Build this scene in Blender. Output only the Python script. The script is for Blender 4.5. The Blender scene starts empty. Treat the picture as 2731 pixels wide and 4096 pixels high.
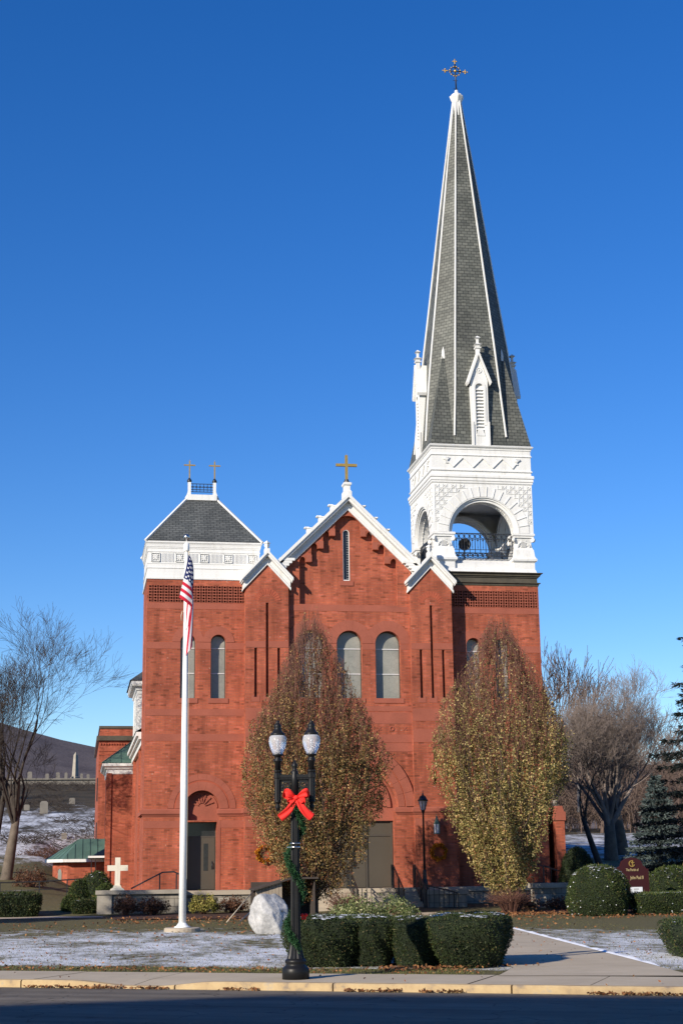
import bpy, bmesh, math, random
import numpy as np
from mathutils import Matrix, Vector, noise
R = math.radians
random.seed(7); rng = np.random.default_rng(7)
SC = bpy.context.scene
COL = SC.collection

# ------------------------------------------------------------------ camera, light, exposure
cam_d = bpy.data.cameras.new("camera"); cam = bpy.data.objects.new("camera", cam_d); COL.objects.link(cam)
CR = (0.98590003, -0.16687228, -0.01244118); CU = (-0.02619535, -0.22734164, 0.97346268); CF = (0.16527233, 0.95941098, 0.22850741)
cam.matrix_world = Matrix(((CR[0], CU[0], -CF[0], 0), (CR[1], CU[1], -CF[1], 0), (CR[2], CU[2], -CF[2], 1.62), (0, 0, 0, 1)))
cam_d.sensor_width = 36; cam_d.lens = 53.47; cam_d.clip_start = .1; cam_d.clip_end = 9000
SC.camera = cam
SUN_AZ, SUN_EL = 50.5, 23.0            # sun stands behind and left of the camera
sd = Vector((-math.sin(R(SUN_AZ)) * math.cos(R(SUN_EL)), -math.cos(R(SUN_AZ)) * math.cos(R(SUN_EL)), math.sin(R(SUN_EL))))
w = bpy.data.worlds.new("World"); SC.world = w; w.use_nodes = True
nt = w.node_tree; nt.nodes.clear()
sky = nt.nodes.new('ShaderNodeTexSky'); sky.sky_type = 'NISHITA'; sky.sun_disc = False
sky.sun_elevation = R(SUN_EL); sky.sun_rotation = R(180 + SUN_AZ)
sky.altitude = 200; sky.air_density = 1.0; sky.dust_density = 0.0; sky.ozone_density = 4.0
hs = nt.nodes.new('ShaderNodeHueSaturation'); hs.inputs['Saturation'].default_value = 1.29; hs.inputs['Hue'].default_value = .514
bg = nt.nodes.new('ShaderNodeBackground'); bg.inputs[1].default_value = 0.112
wo = nt.nodes.new('ShaderNodeOutputWorld')
nt.links.new(sky.outputs[0], hs.inputs['Color']); nt.links.new(hs.outputs[0], bg.inputs[0]); nt.links.new(bg.outputs[0], wo.inputs[0])
sl = bpy.data.lights.new("sun", 'SUN'); sl.energy = 5.0; sl.angle = R(.5); sl.color = (1, .90, .75)
so = bpy.data.objects.new("sun", sl); COL.objects.link(so); so.rotation_euler = sd.to_track_quat('Z', 'Y').to_euler()
SC.view_settings.view_transform = 'Standard'; SC.view_settings.look = 'None'; SC.view_settings.exposure = 0.47; SC.view_settings.gamma = 1
SC.render.engine = 'CYCLES'
SC.cycles.max_bounces = 6; SC.cycles.diffuse_bounces = 3; SC.cycles.transparent_max_bounces = 6

# ------------------------------------------------------------------ helpers
def lin(c): return tuple((x / 255 / 12.92 if x <= 10 else ((x / 255 + .055) / 1.055) ** 2.4) for x in c)

class NT:
    def __init__(s, name):
        s.m = bpy.data.materials.new(name); s.m.use_nodes = True; s.t = s.m.node_tree; s.t.nodes.clear()
        s.out = s.n('ShaderNodeOutputMaterial'); s.b = s.n('ShaderNodeBsdfPrincipled'); s.l(s.b.outputs[0], s.out.inputs[0])
    def n(s, ty, **k):
        x = s.t.nodes.new(ty)
        for a, v in k.items(): setattr(x, a, v)
        return x
    def l(s, a, b): s.t.links.new(a, b)
    def uv(s): return s.n('ShaderNodeTexCoord').outputs['UV']
    def pos(s): return s.n('ShaderNodeNewGeometry').outputs['Position']
    def noise(s, vec, scale, detail=4, rough=.55, out=0):
        x = s.n('ShaderNodeTexNoise'); x.inputs['Scale'].default_value = scale; x.inputs['Detail'].default_value = detail; x.inputs['Roughness'].default_value = rough
        s.l(vec, x.inputs['Vector']); return x.outputs[out]
    def ramp(s, fac, stops):
        x = s.n('ShaderNodeValToRGB'); e = x.color_ramp.elements
        while len(e) < len(stops): e.new(.5)
        for el, (p, c) in zip(e, stops): el.position = p; el.color = tuple(c) + ((1,) if len(c) == 3 else ())
        s.l(fac, x.inputs[0]); return x.outputs[0]
    def mix(s, fac, a, b, mode='MIX'):
        x = s.n('ShaderNodeMix', data_type='RGBA', blend_type=mode)
        for v, i in ((fac, 0), (a, 6), (b, 7)):
            if hasattr(v, 'node'): s.l(v, x.inputs[i])
            else: x.inputs[i].default_value = v if i == 0 else tuple(v) + ((1,) if len(v) == 3 else ())
        return x.outputs[2]
    def math(s, op, a, b=0, c=0):
        x = s.n('ShaderNodeMath', operation=op)
        for v, i in ((a, 0), (b, 1), (c, 2)):
            if hasattr(v, 'node'): s.l(v, x.inputs[i])
            else: x.inputs[i].default_value = v
        return x.outputs[0]
    def bump(s, h, strength=.4, dist=.02):
        x = s.n('ShaderNodeBump'); x.inputs['Strength'].default_value = strength; x.inputs['Distance'].default_value = dist
        s.l(h, x.inputs['Height']); s.l(x.outputs[0], s.b.inputs['Normal'])
    def base(s, c, rough=.8, spec=.3, metal=0):
        if hasattr(c, 'node'): s.l(c, s.b.inputs['Base Color'])
        else: s.b.inputs['Base Color'].default_value = tuple(c) + (1,)
        s.b.inputs['Roughness'].default_value = rough; s.b.inputs['Specular IOR Level'].default_value = spec; s.b.inputs['Metallic'].default_value = metal

def plain(name, c, rough=.75, var=.25, scale=3, spec=.3, metal=0, bump=0, fine=40):
    t = NT(name); p = t.pos()
    n = t.noise(p, scale, 6); f = t.noise(p, fine, 3)
    v = t.math('ADD', t.math('MULTIPLY', n, .65), t.math('MULTIPLY', f, .35))
    col = t.ramp(v, [(.3, [x * (1 - var) for x in c]), (.7, [min(1, x * (1 + var)) for x in c])])
    t.base(col, rough, spec, metal)
    if bump: t.bump(v, bump, .02)
    return t.m

def brick_mat(name, c1, c2, mortar, bw=.215, rh=.068, ms=.008, patch=.36, bump=.35):
    t = NT(name); uv = t.uv()
    br = t.n('ShaderNodeTexBrick'); br.inputs['Scale'].default_value = 1; br.inputs['Brick Width'].default_value = bw; br.inputs['Row Height'].default_value = rh
    br.inputs['Mortar Size'].default_value = ms; br.inputs['Mortar Smooth'].default_value = .2; br.inputs['Bias'].default_value = -.15
    br.inputs['Color1'].default_value = tuple(c1) + (1,); br.inputs['Color2'].default_value = tuple(c2) + (1,); br.inputs['Mortar'].default_value = tuple(mortar) + (1,)
    t.l(uv, br.inputs['Vector'])
    big = t.noise(uv, .55, 5, .6); st = t.noise(uv, 2.3, 4)
    k = t.ramp(big, [(.3, [1 - patch] * 3), (.7, [1 + patch * .55] * 3)])
    col = t.mix(1.0, br.outputs['Color'], k, 'MULTIPLY')
    # vertical streaks of soot
    sc = t.n('ShaderNodeMapping'); sc.inputs['Scale'].default_value = (2.6, .22, 1); t.l(uv, sc.inputs[0])
    sk = t.noise(sc.outputs[0], 1.2, 5, .65)
    k2 = t.ramp(sk, [(.33, [.62] * 3), (.60, [1.08] * 3)])
    col = t.mix(.75, col, t.mix(1.0, col, k2, 'MULTIPLY'))
    # pale lime spots
    # odd bricks: some pale, some burnt dark, each following the coursing
    wn = t.n('ShaderNodeTexBrick'); wn.inputs['Scale'].default_value = 1; wn.inputs['Brick Width'].default_value = bw; wn.inputs['Row Height'].default_value = rh; wn.inputs['Mortar Size'].default_value = 0
    wn.inputs['Color1'].default_value = (0, 0, 0, 1); wn.inputs['Color2'].default_value = (1, 1, 1, 1); wn.inputs['Mortar'].default_value = (.5, .5, .5, 1); t.l(uv, wn.inputs['Vector'])
    col = t.mix(1.0, col, t.ramp(wn.outputs['Color'], [(.04, [.55] * 3), (.12, [.92] * 3), (.86, [1.02] * 3), (.97, [1.5, 1.55, 1.6])]), 'MULTIPLY')
    sp = t.noise(uv, 7.0, 2, .5); m = t.ramp(sp, [(.70, [0] * 3), (.76, [1] * 3)])
    col = t.mix(t.math('MULTIPLY', m, .30), col, (.6, .45, .38))
    t.base(col, .88, .2)
    t.bump(br.outputs['Fac'], -bump, .006)
    return t.m

def slate_mat(name, ca, cb, bw=.3, rh=.15):
    t = NT(name); uv = t.uv()
    br = t.n('ShaderNodeTexBrick'); br.inputs['Scale'].default_value = 1; br.inputs['Brick Width'].default_value = bw; br.inputs['Row Height'].default_value = rh
    br.inputs['Mortar Size'].default_value = .014; br.inputs['Mortar Smooth'].default_value = .3
    br.inputs['Color1'].default_value = tuple(ca) + (1,); br.inputs['Color2'].default_value = tuple(cb) + (1,); br.inputs['Mortar'].default_value = tuple(x * .25 for x in ca) + (1,)
    t.l(uv, br.inputs['Vector'])
    n = t.noise(uv, .5, 5); k = t.ramp(n, [(.3, [.7] * 3), (.7, [1.25] * 3)])
    t.base(t.mix(1.0, br.outputs['Color'], k, 'MULTIPLY'), .62, .4); t.bump(br.outputs['Fac'], -.5, .015)
    return t.m

def leaf_mat(name, stops, trans=.25, rough=.6, clump=1.6):
    t = NT(name); g = t.n('ShaderNodeNewGeometry')
    c = t.ramp(g.outputs['Random Per Island'], stops); k = t.noise(g.outputs['Position'], clump, 4, .6); c = t.mix(1.0, c, t.ramp(k, [(.32, [.55, .58, .55]), (.5, [1, 1, 1]), (.68, [1.35, 1.28, 1.2])]), 'MULTIPLY'); t.base(c, rough, .25)
    tr = t.n('ShaderNodeBsdfTranslucent'); t.l(c, tr.inputs[0]); mx = t.n('ShaderNodeMixShader'); mx.inputs[0].default_value = trans
    t.l(t.b.outputs[0], mx.inputs[1]); t.l(tr.outputs[0], mx.inputs[2]); t.l(mx.outputs[0], t.out.inputs[0])
    return t.m

class MB:
    """collects shapes and links them as one mesh object"""
    def __init__(s): s.v = []; s.f = []; s.mi = []; s.sm = []
    def add(s, vs, fs, m=0, smooth=False, M=None):
        o = len(s.v)
        s.v += [tuple(M @ Vector(p)) for p in vs] if M is not None else [tuple(p) for p in vs]
        s.f += [tuple(i + o for i in f) for f in fs]; s.mi += [m] * len(fs); s.sm += [smooth] * len(fs)
    def box(s, x0, x1, y0, y1, z0, z1, m=0, M=None):
        s.add([(x0, y0, z0), (x1, y0, z0), (x1, y1, z0), (x0, y1, z0), (x0, y0, z1), (x1, y0, z1), (x1, y1, z1), (x0, y1, z1)],
              [(0, 3, 2, 1), (4, 5, 6, 7), (0, 1, 5, 4), (1, 2, 6, 5), (2, 3, 7, 6), (3, 0, 4, 7)], m, False, M)
    def bar(s, a, b, w, h, up=(0, 0, 1), m=0):
        a = Vector(a); b = Vector(b); d = (b - a); L = d.length; d.normalize(); u = Vector(up); r = d.cross(u)
        if r.length < 1e-6: r = d.cross(Vector((0, 1, 0)))
        r.normalize(); u = r.cross(d)
        vs = [a + r * (i * w / 2) + u * (j * h / 2) + d * k for k in (0, L) for i, j in ((-1, -1), (1, -1), (1, 1), (-1, 1))]
        s.add(vs, [(0, 3, 2, 1), (4, 5, 6, 7), (0, 1, 5, 4), (1, 2, 6, 5), (2, 3, 7, 6), (3, 0, 4, 7)], m)
    def prism(s, poly, y0, y1, m=0, M=None, caps=True):
        """polygon in (x,z), front at y0, back at y1"""
        n = len(poly); vs = [(x, y0, z) for x, z in poly] + [(x, y1, z) for x, z in poly]
        a = sum(poly[i][0] * poly[(i + 1) % n][1] - poly[(i + 1) % n][0] * poly[i][1] for i in range(n))
        rev = a < 0
        fs = [(j, i, i + n, j + n) if not rev else (i, j, j + n, i + n) for i, j in ((i, (i + 1) % n) for i in range(n))]
        if caps: fs += [tuple(range(n)) if not rev else tuple(reversed(range(n))), tuple(reversed(range(n, 2 * n))) if not rev else tuple(range(n, 2 * n))]
        s.add(vs, fs, m, False, M)
    def lathe(s, prof, seg=16, c=(0, 0, 0), m=0, smooth=True, flute=None, M=None):
        vs = []; fs = []
        for r, z in prof:
            for i in range(seg):
                a = 2 * math.pi * i / seg; rr = r * (flute if flute and i % 2 else 1)
                vs.append((c[0] + rr * math.cos(a), c[1] + rr * math.sin(a), c[2] + z))
        for k in range(len(prof) - 1):
            for i in range(seg):
                j = (i + 1) % seg; fs.append((k * seg + i, k * seg + j, (k + 1) * seg + j, (k + 1) * seg + i))
        fs.append(tuple(reversed(range(seg)))); fs.append(tuple(range((len(prof) - 1) * seg, len(prof) * seg)))
        s.add(vs, fs, m, smooth, M)
    def sphere(s, c, r, m=0, seg=12, sc=(1, 1, 1), M=None):
        pr = [(r * math.sin(math.pi * k / 8) + 1e-4, -r * math.cos(math.pi * k / 8)) for k in range(9)]
        T = Matrix.Translation(c) @ Matrix.Diagonal((*sc, 1)); s.lathe(pr, seg, (0, 0, 0), m, True, None, (M @ T) if M is not None else T)
    def tube(s, pts, rad, seg=5, m=0, smooth=True, cap=True):
        pts = [Vector(p) for p in pts]; n = len(pts)
        if not hasattr(rad, '__len__'): rad = [rad] * n
        vs = []; fs = []; pr = None
        for i, p in enumerate(pts):
            d = pts[min(i + 1, n - 1)] - pts[max(i - 1, 0)]
            if d.length < 1e-9: d = Vector((0, 0, 1))
            d.normalize()
            if pr is None: pr = d.cross(Vector((.31, .95, .1))).normalized()
            else:
                pr = pr - d * pr.dot(d)
                pr = pr.normalized() if pr.length > 1e-6 else d.orthogonal().normalized()
            b = d.cross(pr)
            for k in range(seg):
                a = 2 * math.pi * k / seg; vs.append(p + (pr * math.cos(a) + b * math.sin(a)) * rad[i])
        for i in range(n - 1):
            for k in range(seg):
                j = (k + 1) % seg; fs.append((i * seg + k, i * seg + j, (i + 1) * seg + j, (i + 1) * seg + k))
        if cap: fs += [tuple(reversed(range(seg))), tuple(range((n - 1) * seg, n * seg))]
        s.add(vs, fs, m, smooth)
    def cornice(s, x0, x1, y0, y1, prof, m=0, cap=True):
        vs = []; fs = []
        for o, z in prof: vs += [(x0 - o, y0 - o, z), (x1 + o, y0 - o, z), (x1 + o, y1 + o, z), (x0 - o, y1 + o, z)]
        for k in range(len(prof) - 1):
            for i in range(4):
                j = (i + 1) % 4; fs.append((4 * k + i, 4 * k + j, 4 * k + 4 + j, 4 * k + 4 + i))
        if cap: fs += [(3, 2, 1, 0), tuple(4 * (len(prof) - 1) + i for i in range(4))]
        s.add(vs, fs, m)
    def holes(s, outer, hs, Y, depth=.3, m=0, reveal=True, M=None, depths=None):
        """wall sheet at y=Y facing -y with holes and their reveals going back"""
        bm = bmesh.new(); eds = []
        for loop in [outer] + hs:
            vv = [bm.verts.new((x, 0, z)) for x, z in loop]
            for i in range(len(vv)): eds.append(bm.edges.new((vv[i], vv[(i + 1) % len(vv)])))
        bmesh.ops.triangle_fill(bm, use_beauty=True, use_dissolve=False, edges=eds, normal=(0, -1, 0))
        bm.verts.index_update(); vs = [(v.co.x, Y, v.co.z) for v in bm.verts]; fs = []
        for f in bm.faces:
            ids = [v.index for v in f.verts]; f.normal_update()
            fs.append(tuple(ids) if f.normal.y < 0 else tuple(reversed(ids)))
        bm.free(); s.add(vs, fs, m, False, M)
        if reveal:
            for k, h in enumerate(hs):
                d = depths[k] if depths else depth; n = len(h)
                a = sum(h[i][0] * h[(i + 1) % n][1] - h[(i + 1) % n][0] * h[i][1] for i in range(n))
                vs = [(x, Y, z) for x, z in h] + [(x, Y + d, z) for x, z in h]
                fs = [((i, (i + 1) % n, (i + 1) % n + n, i + n) if a > 0 else ((i + 1) % n, i, i + n, (i + 1) % n + n)) for i in range(n)]
                s.add(vs, fs, m, False, M)
    def build(s, name, mats, parent=None, uv=True):
        me = bpy.data.meshes.new(name); me.from_pydata(s.v, [], s.f)
        if not isinstance(mats, (list, tuple)): mats = [mats]
        for x in mats: me.materials.append(x)
        me.polygons.foreach_set('material_index', s.mi); me.polygons.foreach_set('use_smooth', s.sm); me.update()
        if uv: auto_uv(me)
        return link(name, me, parent)

def auto_uv(me):
    n = len(me.loops); nf = len(me.polygons)
    if not nf: return
    nor = np.empty(nf * 3); me.polygons.foreach_get('normal', nor); nor = nor.reshape(-1, 3)
    tot = np.empty(nf, int); me.polygons.foreach_get('loop_total', tot)
    vi = np.empty(n, int); me.loops.foreach_get('vertex_index', vi)
    co = np.empty(len(me.vertices) * 3); me.vertices.foreach_get('co', co); co = co.reshape(-1, 3)
    h = np.stack([-nor[:, 1], nor[:, 0], np.zeros(nf)], 1); L = np.linalg.norm(h, axis=1)
    flat = L < .05; h[flat] = (1, 0, 0); L[flat] = 1; h /= L[:, None]
    v = np.cross(nor, h); v[flat] = (0, 1, 0)
    H = np.repeat(h, tot, 0); V = np.repeat(v, tot, 0); P = co[vi]
    uv = np.stack([(P * H).sum(1), (P * V).sum(1)], 1)
    me.uv_layers.new(name='UVMap').data.foreach_set('uv', uv.ravel())

def link(name, me, parent=None):
    o = bpy.data.objects.new(name, me); COL.objects.link(o)
    if parent is not None: o.parent = parent
    return o
def tag(o, label=None, cat=None, group=None, kind=None):
    if label: o['label'] = label
    if cat: o['category'] = cat
    if group: o['group'] = group
    if kind: o['kind'] = kind
    return o
def thing(name, label, cat, loc=(0, 0, 0), group=None):
    o = bpy.data.objects.new(name, None); COL.objects.link(o); o.location = loc; o.empty_display_size = .3
    return tag(o, label, cat, group)
def place(root):
    """children were built in world coordinates: keep them there under a moved root"""
    T = Matrix.Translation(root.location).inverted()
    for c in [c for c in COL.objects if c.parent == root]: c.matrix_parent_inverse = T
def copy_tree(o, parent=None):
    c = o.copy(); COL.objects.link(c)
    if parent is not None: c.parent = parent
    for ch in list(o.children): copy_tree(ch, c)
    return c
def quads(name, mat, P, parent=None):
    """P: (n,4,3) array of quads -> one mesh"""
    n = len(P); me = bpy.data.meshes.new(name)
    me.vertices.add(n * 4); me.vertices.foreach_set('co', np.asarray(P, np.float32).ravel())
    me.loops.add(n * 4); me.loops.foreach_set('vertex_index', np.arange(n * 4))
    me.polygons.add(n); me.polygons.foreach_set('loop_start', np.arange(0, n * 4, 4)); me.polygons.foreach_set('loop_total', np.full(n, 4))
    me.materials.append(mat); me.update(); me.validate()
    return link(name, me, parent)
def leafquads(P, D, L, W, bend=.3):
    """leaf-shaped quads at P along D"""
    n = len(P); D = D / np.linalg.norm(D, axis=1)[:, None]
    q = rng.normal(size=(n, 3)); S = np.cross(D, q); S /= np.linalg.norm(S, axis=1)[:, None]
    L = np.asarray(L).reshape(-1, 1) * np.ones((n, 1)); W = np.asarray(W).reshape(-1, 1) * np.ones((n, 1))
    N = np.cross(D, S)
    return np.stack([P, P + D * L * .45 + S * W / 2 + N * W * bend * .4, P + D * L, P + D * L * .45 - S * W / 2 + N * W * bend * .4], 1)
def unit(n): 
    q = rng.normal(size=(n, 3)); return q / np.linalg.norm(q, axis=1)[:, None]
def arc(cx, cz, r, a0, a1, n): return [(cx + r * math.cos(R(a0 + (a1 - a0) * i / n)), cz + r * math.sin(R(a0 + (a1 - a0) * i / n))) for i in range(n + 1)]
def arch(cx, z0, hw, zs, n=14): return [(cx - hw, z0), (cx + hw, z0)] + arc(cx, zs, hw, 0, 180, n)
def ring(cx, cz, r0, r1, a0=0, a1=180, n=24): return arc(cx, cz, r1, a0, a1, n) + list(reversed(arc(cx, cz, r0, a0, a1, n)))
def smooth(a, b, x):
    t = min(1, max(0, (x - a) / (b - a))); return t * t * (3 - 2 * t)

# ------------------------------------------------------------------ materials
M = {}
M['brick'] = brick_mat('red_brick', (.44, .112, .056), (.27, .060, .034), (.24, .10, .07))
M['brick_fan'] = plain('fan_brick', (.32, .075, .04), .85, .25, 4, fine=25)
M['stone'] = plain('brownstone', (.285, .084, .053), .85, .2, 1.3, bump=.15, fine=30)
def white_mat():
    t = NT('white_paint'); p = t.pos(); mp = t.n('ShaderNodeMapping'); mp.inputs['Scale'].default_value = (3.5, 3.5, .35); t.l(p, mp.inputs[0])
    k = t.noise(mp.outputs[0], 1.6, 6, .65); n = t.noise(p, 1.1, 4); c = t.ramp(k, [(.30, (.56, .55, .52)), (.45, (.655, .655, .64)), (.7, (.69, .69, .675))])
    sp = t.ramp(t.noise(p, 5.5, 4, .6), [(.72, [1] * 3), (.80, [.72] * 3)])
    t.base(t.mix(1.0, t.mix(1.0, c, t.ramp(n, [(.3, [.95] * 3), (.7, [1.02] * 3)]), 'MULTIPLY'), sp, 'MULTIPLY'), .6, .35); return t.m
M['white'] = white_mat()
M['slate'] = slate_mat('grey_slate', (.060, .066, .066), (.098, .104, .102), .27, .13)
M['slate_g'] = slate_mat('green_grey_slate', (.075, .080, .070), (.128, .132, .115), .26, .15)
M['copper'] = plain('green_copper', (.075, .135, .105), .55, .3, .9, spec=.4)
def glaz():
    t = NT('frosted_glazing'); p = t.pos(); n = t.noise(p, .8, 5); v = t.n('ShaderNodeTexVoronoi', feature='DISTANCE_TO_EDGE'); v.inputs['Scale'].default_value = 5.5; t.l(p, v.inputs['Vector'])
    c = t.ramp(n, [(.3, (.17, .175, .155)), (.7, (.30, .295, .255))]); k = t.ramp(v.outputs[0], [(0, [.8] * 3), (.05, [1] * 3)])
    t.base(t.mix(1.0, c, k, 'MULTIPLY'), .28, .5); t.bump(t.noise(p, 1.5, 2), .25, .02); return t.m
M['glazing'] = glaz()
M['leadglass'] = plain('dark_leaded_glass', (.02, .02, .022), .2, .4, 6, spec=.5)
M['bar'] = plain('grey_bar', (.5, .5, .5), .5, .1)
M['door'] = plain('brown_grey_door', (.075, .063, .048), .42, .08, 1, spec=.4)
M['dframe'] = plain('dark_bronze_frame', (.07, .06, .05), .4, .1)
M['iron'] = plain('black_iron', (.018, .018, .02), .42, .3, 8, spec=.5)
M['gold'] = plain('gold_leaf', (.52, .33, .09), .38, .18, 9, metal=.65)
M['darkcorn'] = plain('dark_bronze_cornice', (.075, .066, .048), .5, .35, 2.2)
M['granite'] = plain('grey_granite', (.30, .27, .225), .85, .28, 1.6, bump=.2)
M['concrete'] = plain('concrete', (.37, .315, .245), .9, .14, .9, bump=.1)
M['gravestone'] = plain('lichened_stone', (.17, .155, .135), .9, .3, 2)
M['marble'] = plain('cream_marble', (.66, .61, .50), .6, .06, 2)
M['blackpole'] = plain('black_cast_metal', (.010, .010, .011), .42, .25, 6, spec=.22)
M['whitepole'] = plain('white_enamel_pole', (.80, .80, .77), .3, .03, 2, spec=.5)
M['steel'] = plain('spun_steel', (.55, .53, .5), .28, .08, metal=1)
M['wood'] = plain('weathered_board', (.27, .225, .175), .9, .3, 3)
M['wooddark'] = plain('dark_board', (.05, .04, .035), .9, .3)
M['rope'] = plain('rope', (.55, .47, .34), .9, .1)
M['red'] = plain('red_ribbon', (.80, .028, .022), .75, .12, 3)
M['sign'] = plain('maroon_sign', (.034, .006, .007), .55, .1)  # maroon darkened: the shade lying on the sign is put into this colour
M['cream'] = plain('cream_paint', (.42, .33, .17), .6, .05)
M['notice'] = plain('notice_paper', (.62, .64, .66), .5, .04)
M['plaque'] = plain('grey_plaque', (.10, .095, .088), .45, .15)
M['bark'] = plain('grey_bark', (.115, .092, .072), .95, .4, 3, bump=.5, fine=18)
M['maplebark'] = plain('brown_grey_bark', (.19, .155, .14), .95, .35, 3)
M['barkdark'] = plain('dark_bark', (.05, .04, .034), .95, .4, 3, bump=.5, fine=18)
M['barkpale'] = plain('pale_bark', (.20, .175, .15), .95, .3, 2, bump=.3)
M['twig'] = plain('twig_bark', (.125, .088, .072), .95, .2)
M['redtwig'] = plain('red_brown_twig', (.14, .066, .048), .9, .3)
M['mulch'] = plain('bark_mulch', (.055, .028, .019), .95, .5, 5, bump=.6, fine=30)
M['pear'] = leaf_mat('pear_leaf', [(0, (.085, .095, .028)), (.35, (.19, .175, .055)), (.6, (.36, .285, .10)), (.85, (.54, .42, .19)), (.93, (.38, .22, .09)), (1, (.20, .075, .04))], .2, .5)
M['pear_brown'] = leaf_mat('brown_pear_leaf', [(0, (.075, .07, .025)), (.35, (.17, .135, .05)), (.6, (.29, .19, .075)), (.82, (.42, .27, .11)), (.9, (.30, .13, .055)), (1, (.17, .06, .035))], .2, .5)
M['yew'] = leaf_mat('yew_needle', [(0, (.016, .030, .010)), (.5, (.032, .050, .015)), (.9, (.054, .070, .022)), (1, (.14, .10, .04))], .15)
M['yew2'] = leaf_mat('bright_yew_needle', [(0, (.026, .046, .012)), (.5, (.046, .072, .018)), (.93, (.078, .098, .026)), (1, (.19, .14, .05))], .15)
M['goldshrub'] = leaf_mat('golden_leaf', [(0, (.11, .12, .02)), (.5, (.22, .21, .05)), (1, (.36, .30, .10))], .2)
M['holly'] = leaf_mat('variegated_leaf', [(0, (.06, .09, .025)), (.5, (.12, .15, .05)), (.8, (.24, .26, .11)), (1, (.38, .38, .22))], .2)
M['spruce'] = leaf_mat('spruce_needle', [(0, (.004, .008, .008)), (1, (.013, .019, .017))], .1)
M['bluespruce'] = leaf_mat('blue_spruce_needle', [(0, (.045, .068, .07)), (1, (.115, .15, .152))], .1)
M['garland'] = leaf_mat('garland_needle', [(0, (.010, .038, .015)), (1, (.035, .105, .042))], .15)
M['wreath'] = leaf_mat('autumn_silk_leaf', [(0, (.22, .025, .01)), (.35, (.55, .16, .01)), (.7, (.60, .30, .02)), (1, (.16, .08, .02))], .15)
M['fallen'] = leaf_mat('fallen_leaf', [(0, (.10, .04, .02)), (.4, (.22, .085, .035)), (.75, (.30, .15, .06)), (1, (.18, .10, .05))], .1, .8)
M['grassblade'] = leaf_mat('grass_blade', [(0, (.075, .095, .025)), (.5, (.13, .13, .04)), (1, (.20, .165, .07))], .2, .8)
M['brownleaf'] = leaf_mat('brown_leaf', [(0, (.06, .03, .02)), (1, (.16, .075, .04))], .15)
M['snow'] = plain('snow', (.80, .82, .86), .7, .05, 4, bump=.2)
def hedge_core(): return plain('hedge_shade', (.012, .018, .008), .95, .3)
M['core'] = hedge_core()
def globe():
    t = NT('ribbed_acrylic'); t.base((.80, .81, .85), .2, .5); t.b.inputs['Transmission Weight'].default_value = .62; t.b.inputs['IOR'].default_value = 1.2
    uv = t.pos(); t.bump(t.noise(uv, 55, 2), .35, .01); return t.m
M['globe'] = globe()
M['milk'] = plain('milk_glass', (.60, .58, .62), .3, .05, spec=.5)

# ------------------------------------------------------------------ ground
def hl(y): return float(np.interp(y, [0, 60, 72, 85, 100, 150, 185, 192, 196, 230, 4000], [0, 0, .9, 2.0, 3.2, 8.0, 11.6, 12.2, 13.0, 13.4, 14]))
def hr(y): return float(np.interp(y, [0, 56, 62, 75, 100, 150, 200, 400, 4000], [0, 0, .25, 1.1, 2.7, 5.0, 6.5, 8, 9]))
SD = Vector((.885, -.466)); SNV = Vector((.466, .885)); S0 = Vector((2.55, 23.10))   # street direction, its normal towards the church, a point on the kerb
def sdist(x, y): return (x - S0.x) * SNV.x + (y - S0.y) * SNV.y
def spt(a, b, z=0): return (S0.x + SD.x * a + SNV.x * b, S0.y + SD.y * a + SNV.y * b, z)
def hgt(x, y):
    t = smooth(6, 14, x); l = hl(y)
    near = smooth(2.0, -2.5, x) if x > -2.5 else 1
    near = 1 - smooth(-2.5, 2.0, x)
    fl = max(near, smooth(92, 110, y))
    return (l * fl + min(l, .3) * (1 - fl)) * (1 - t) + hr(y) * t
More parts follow.
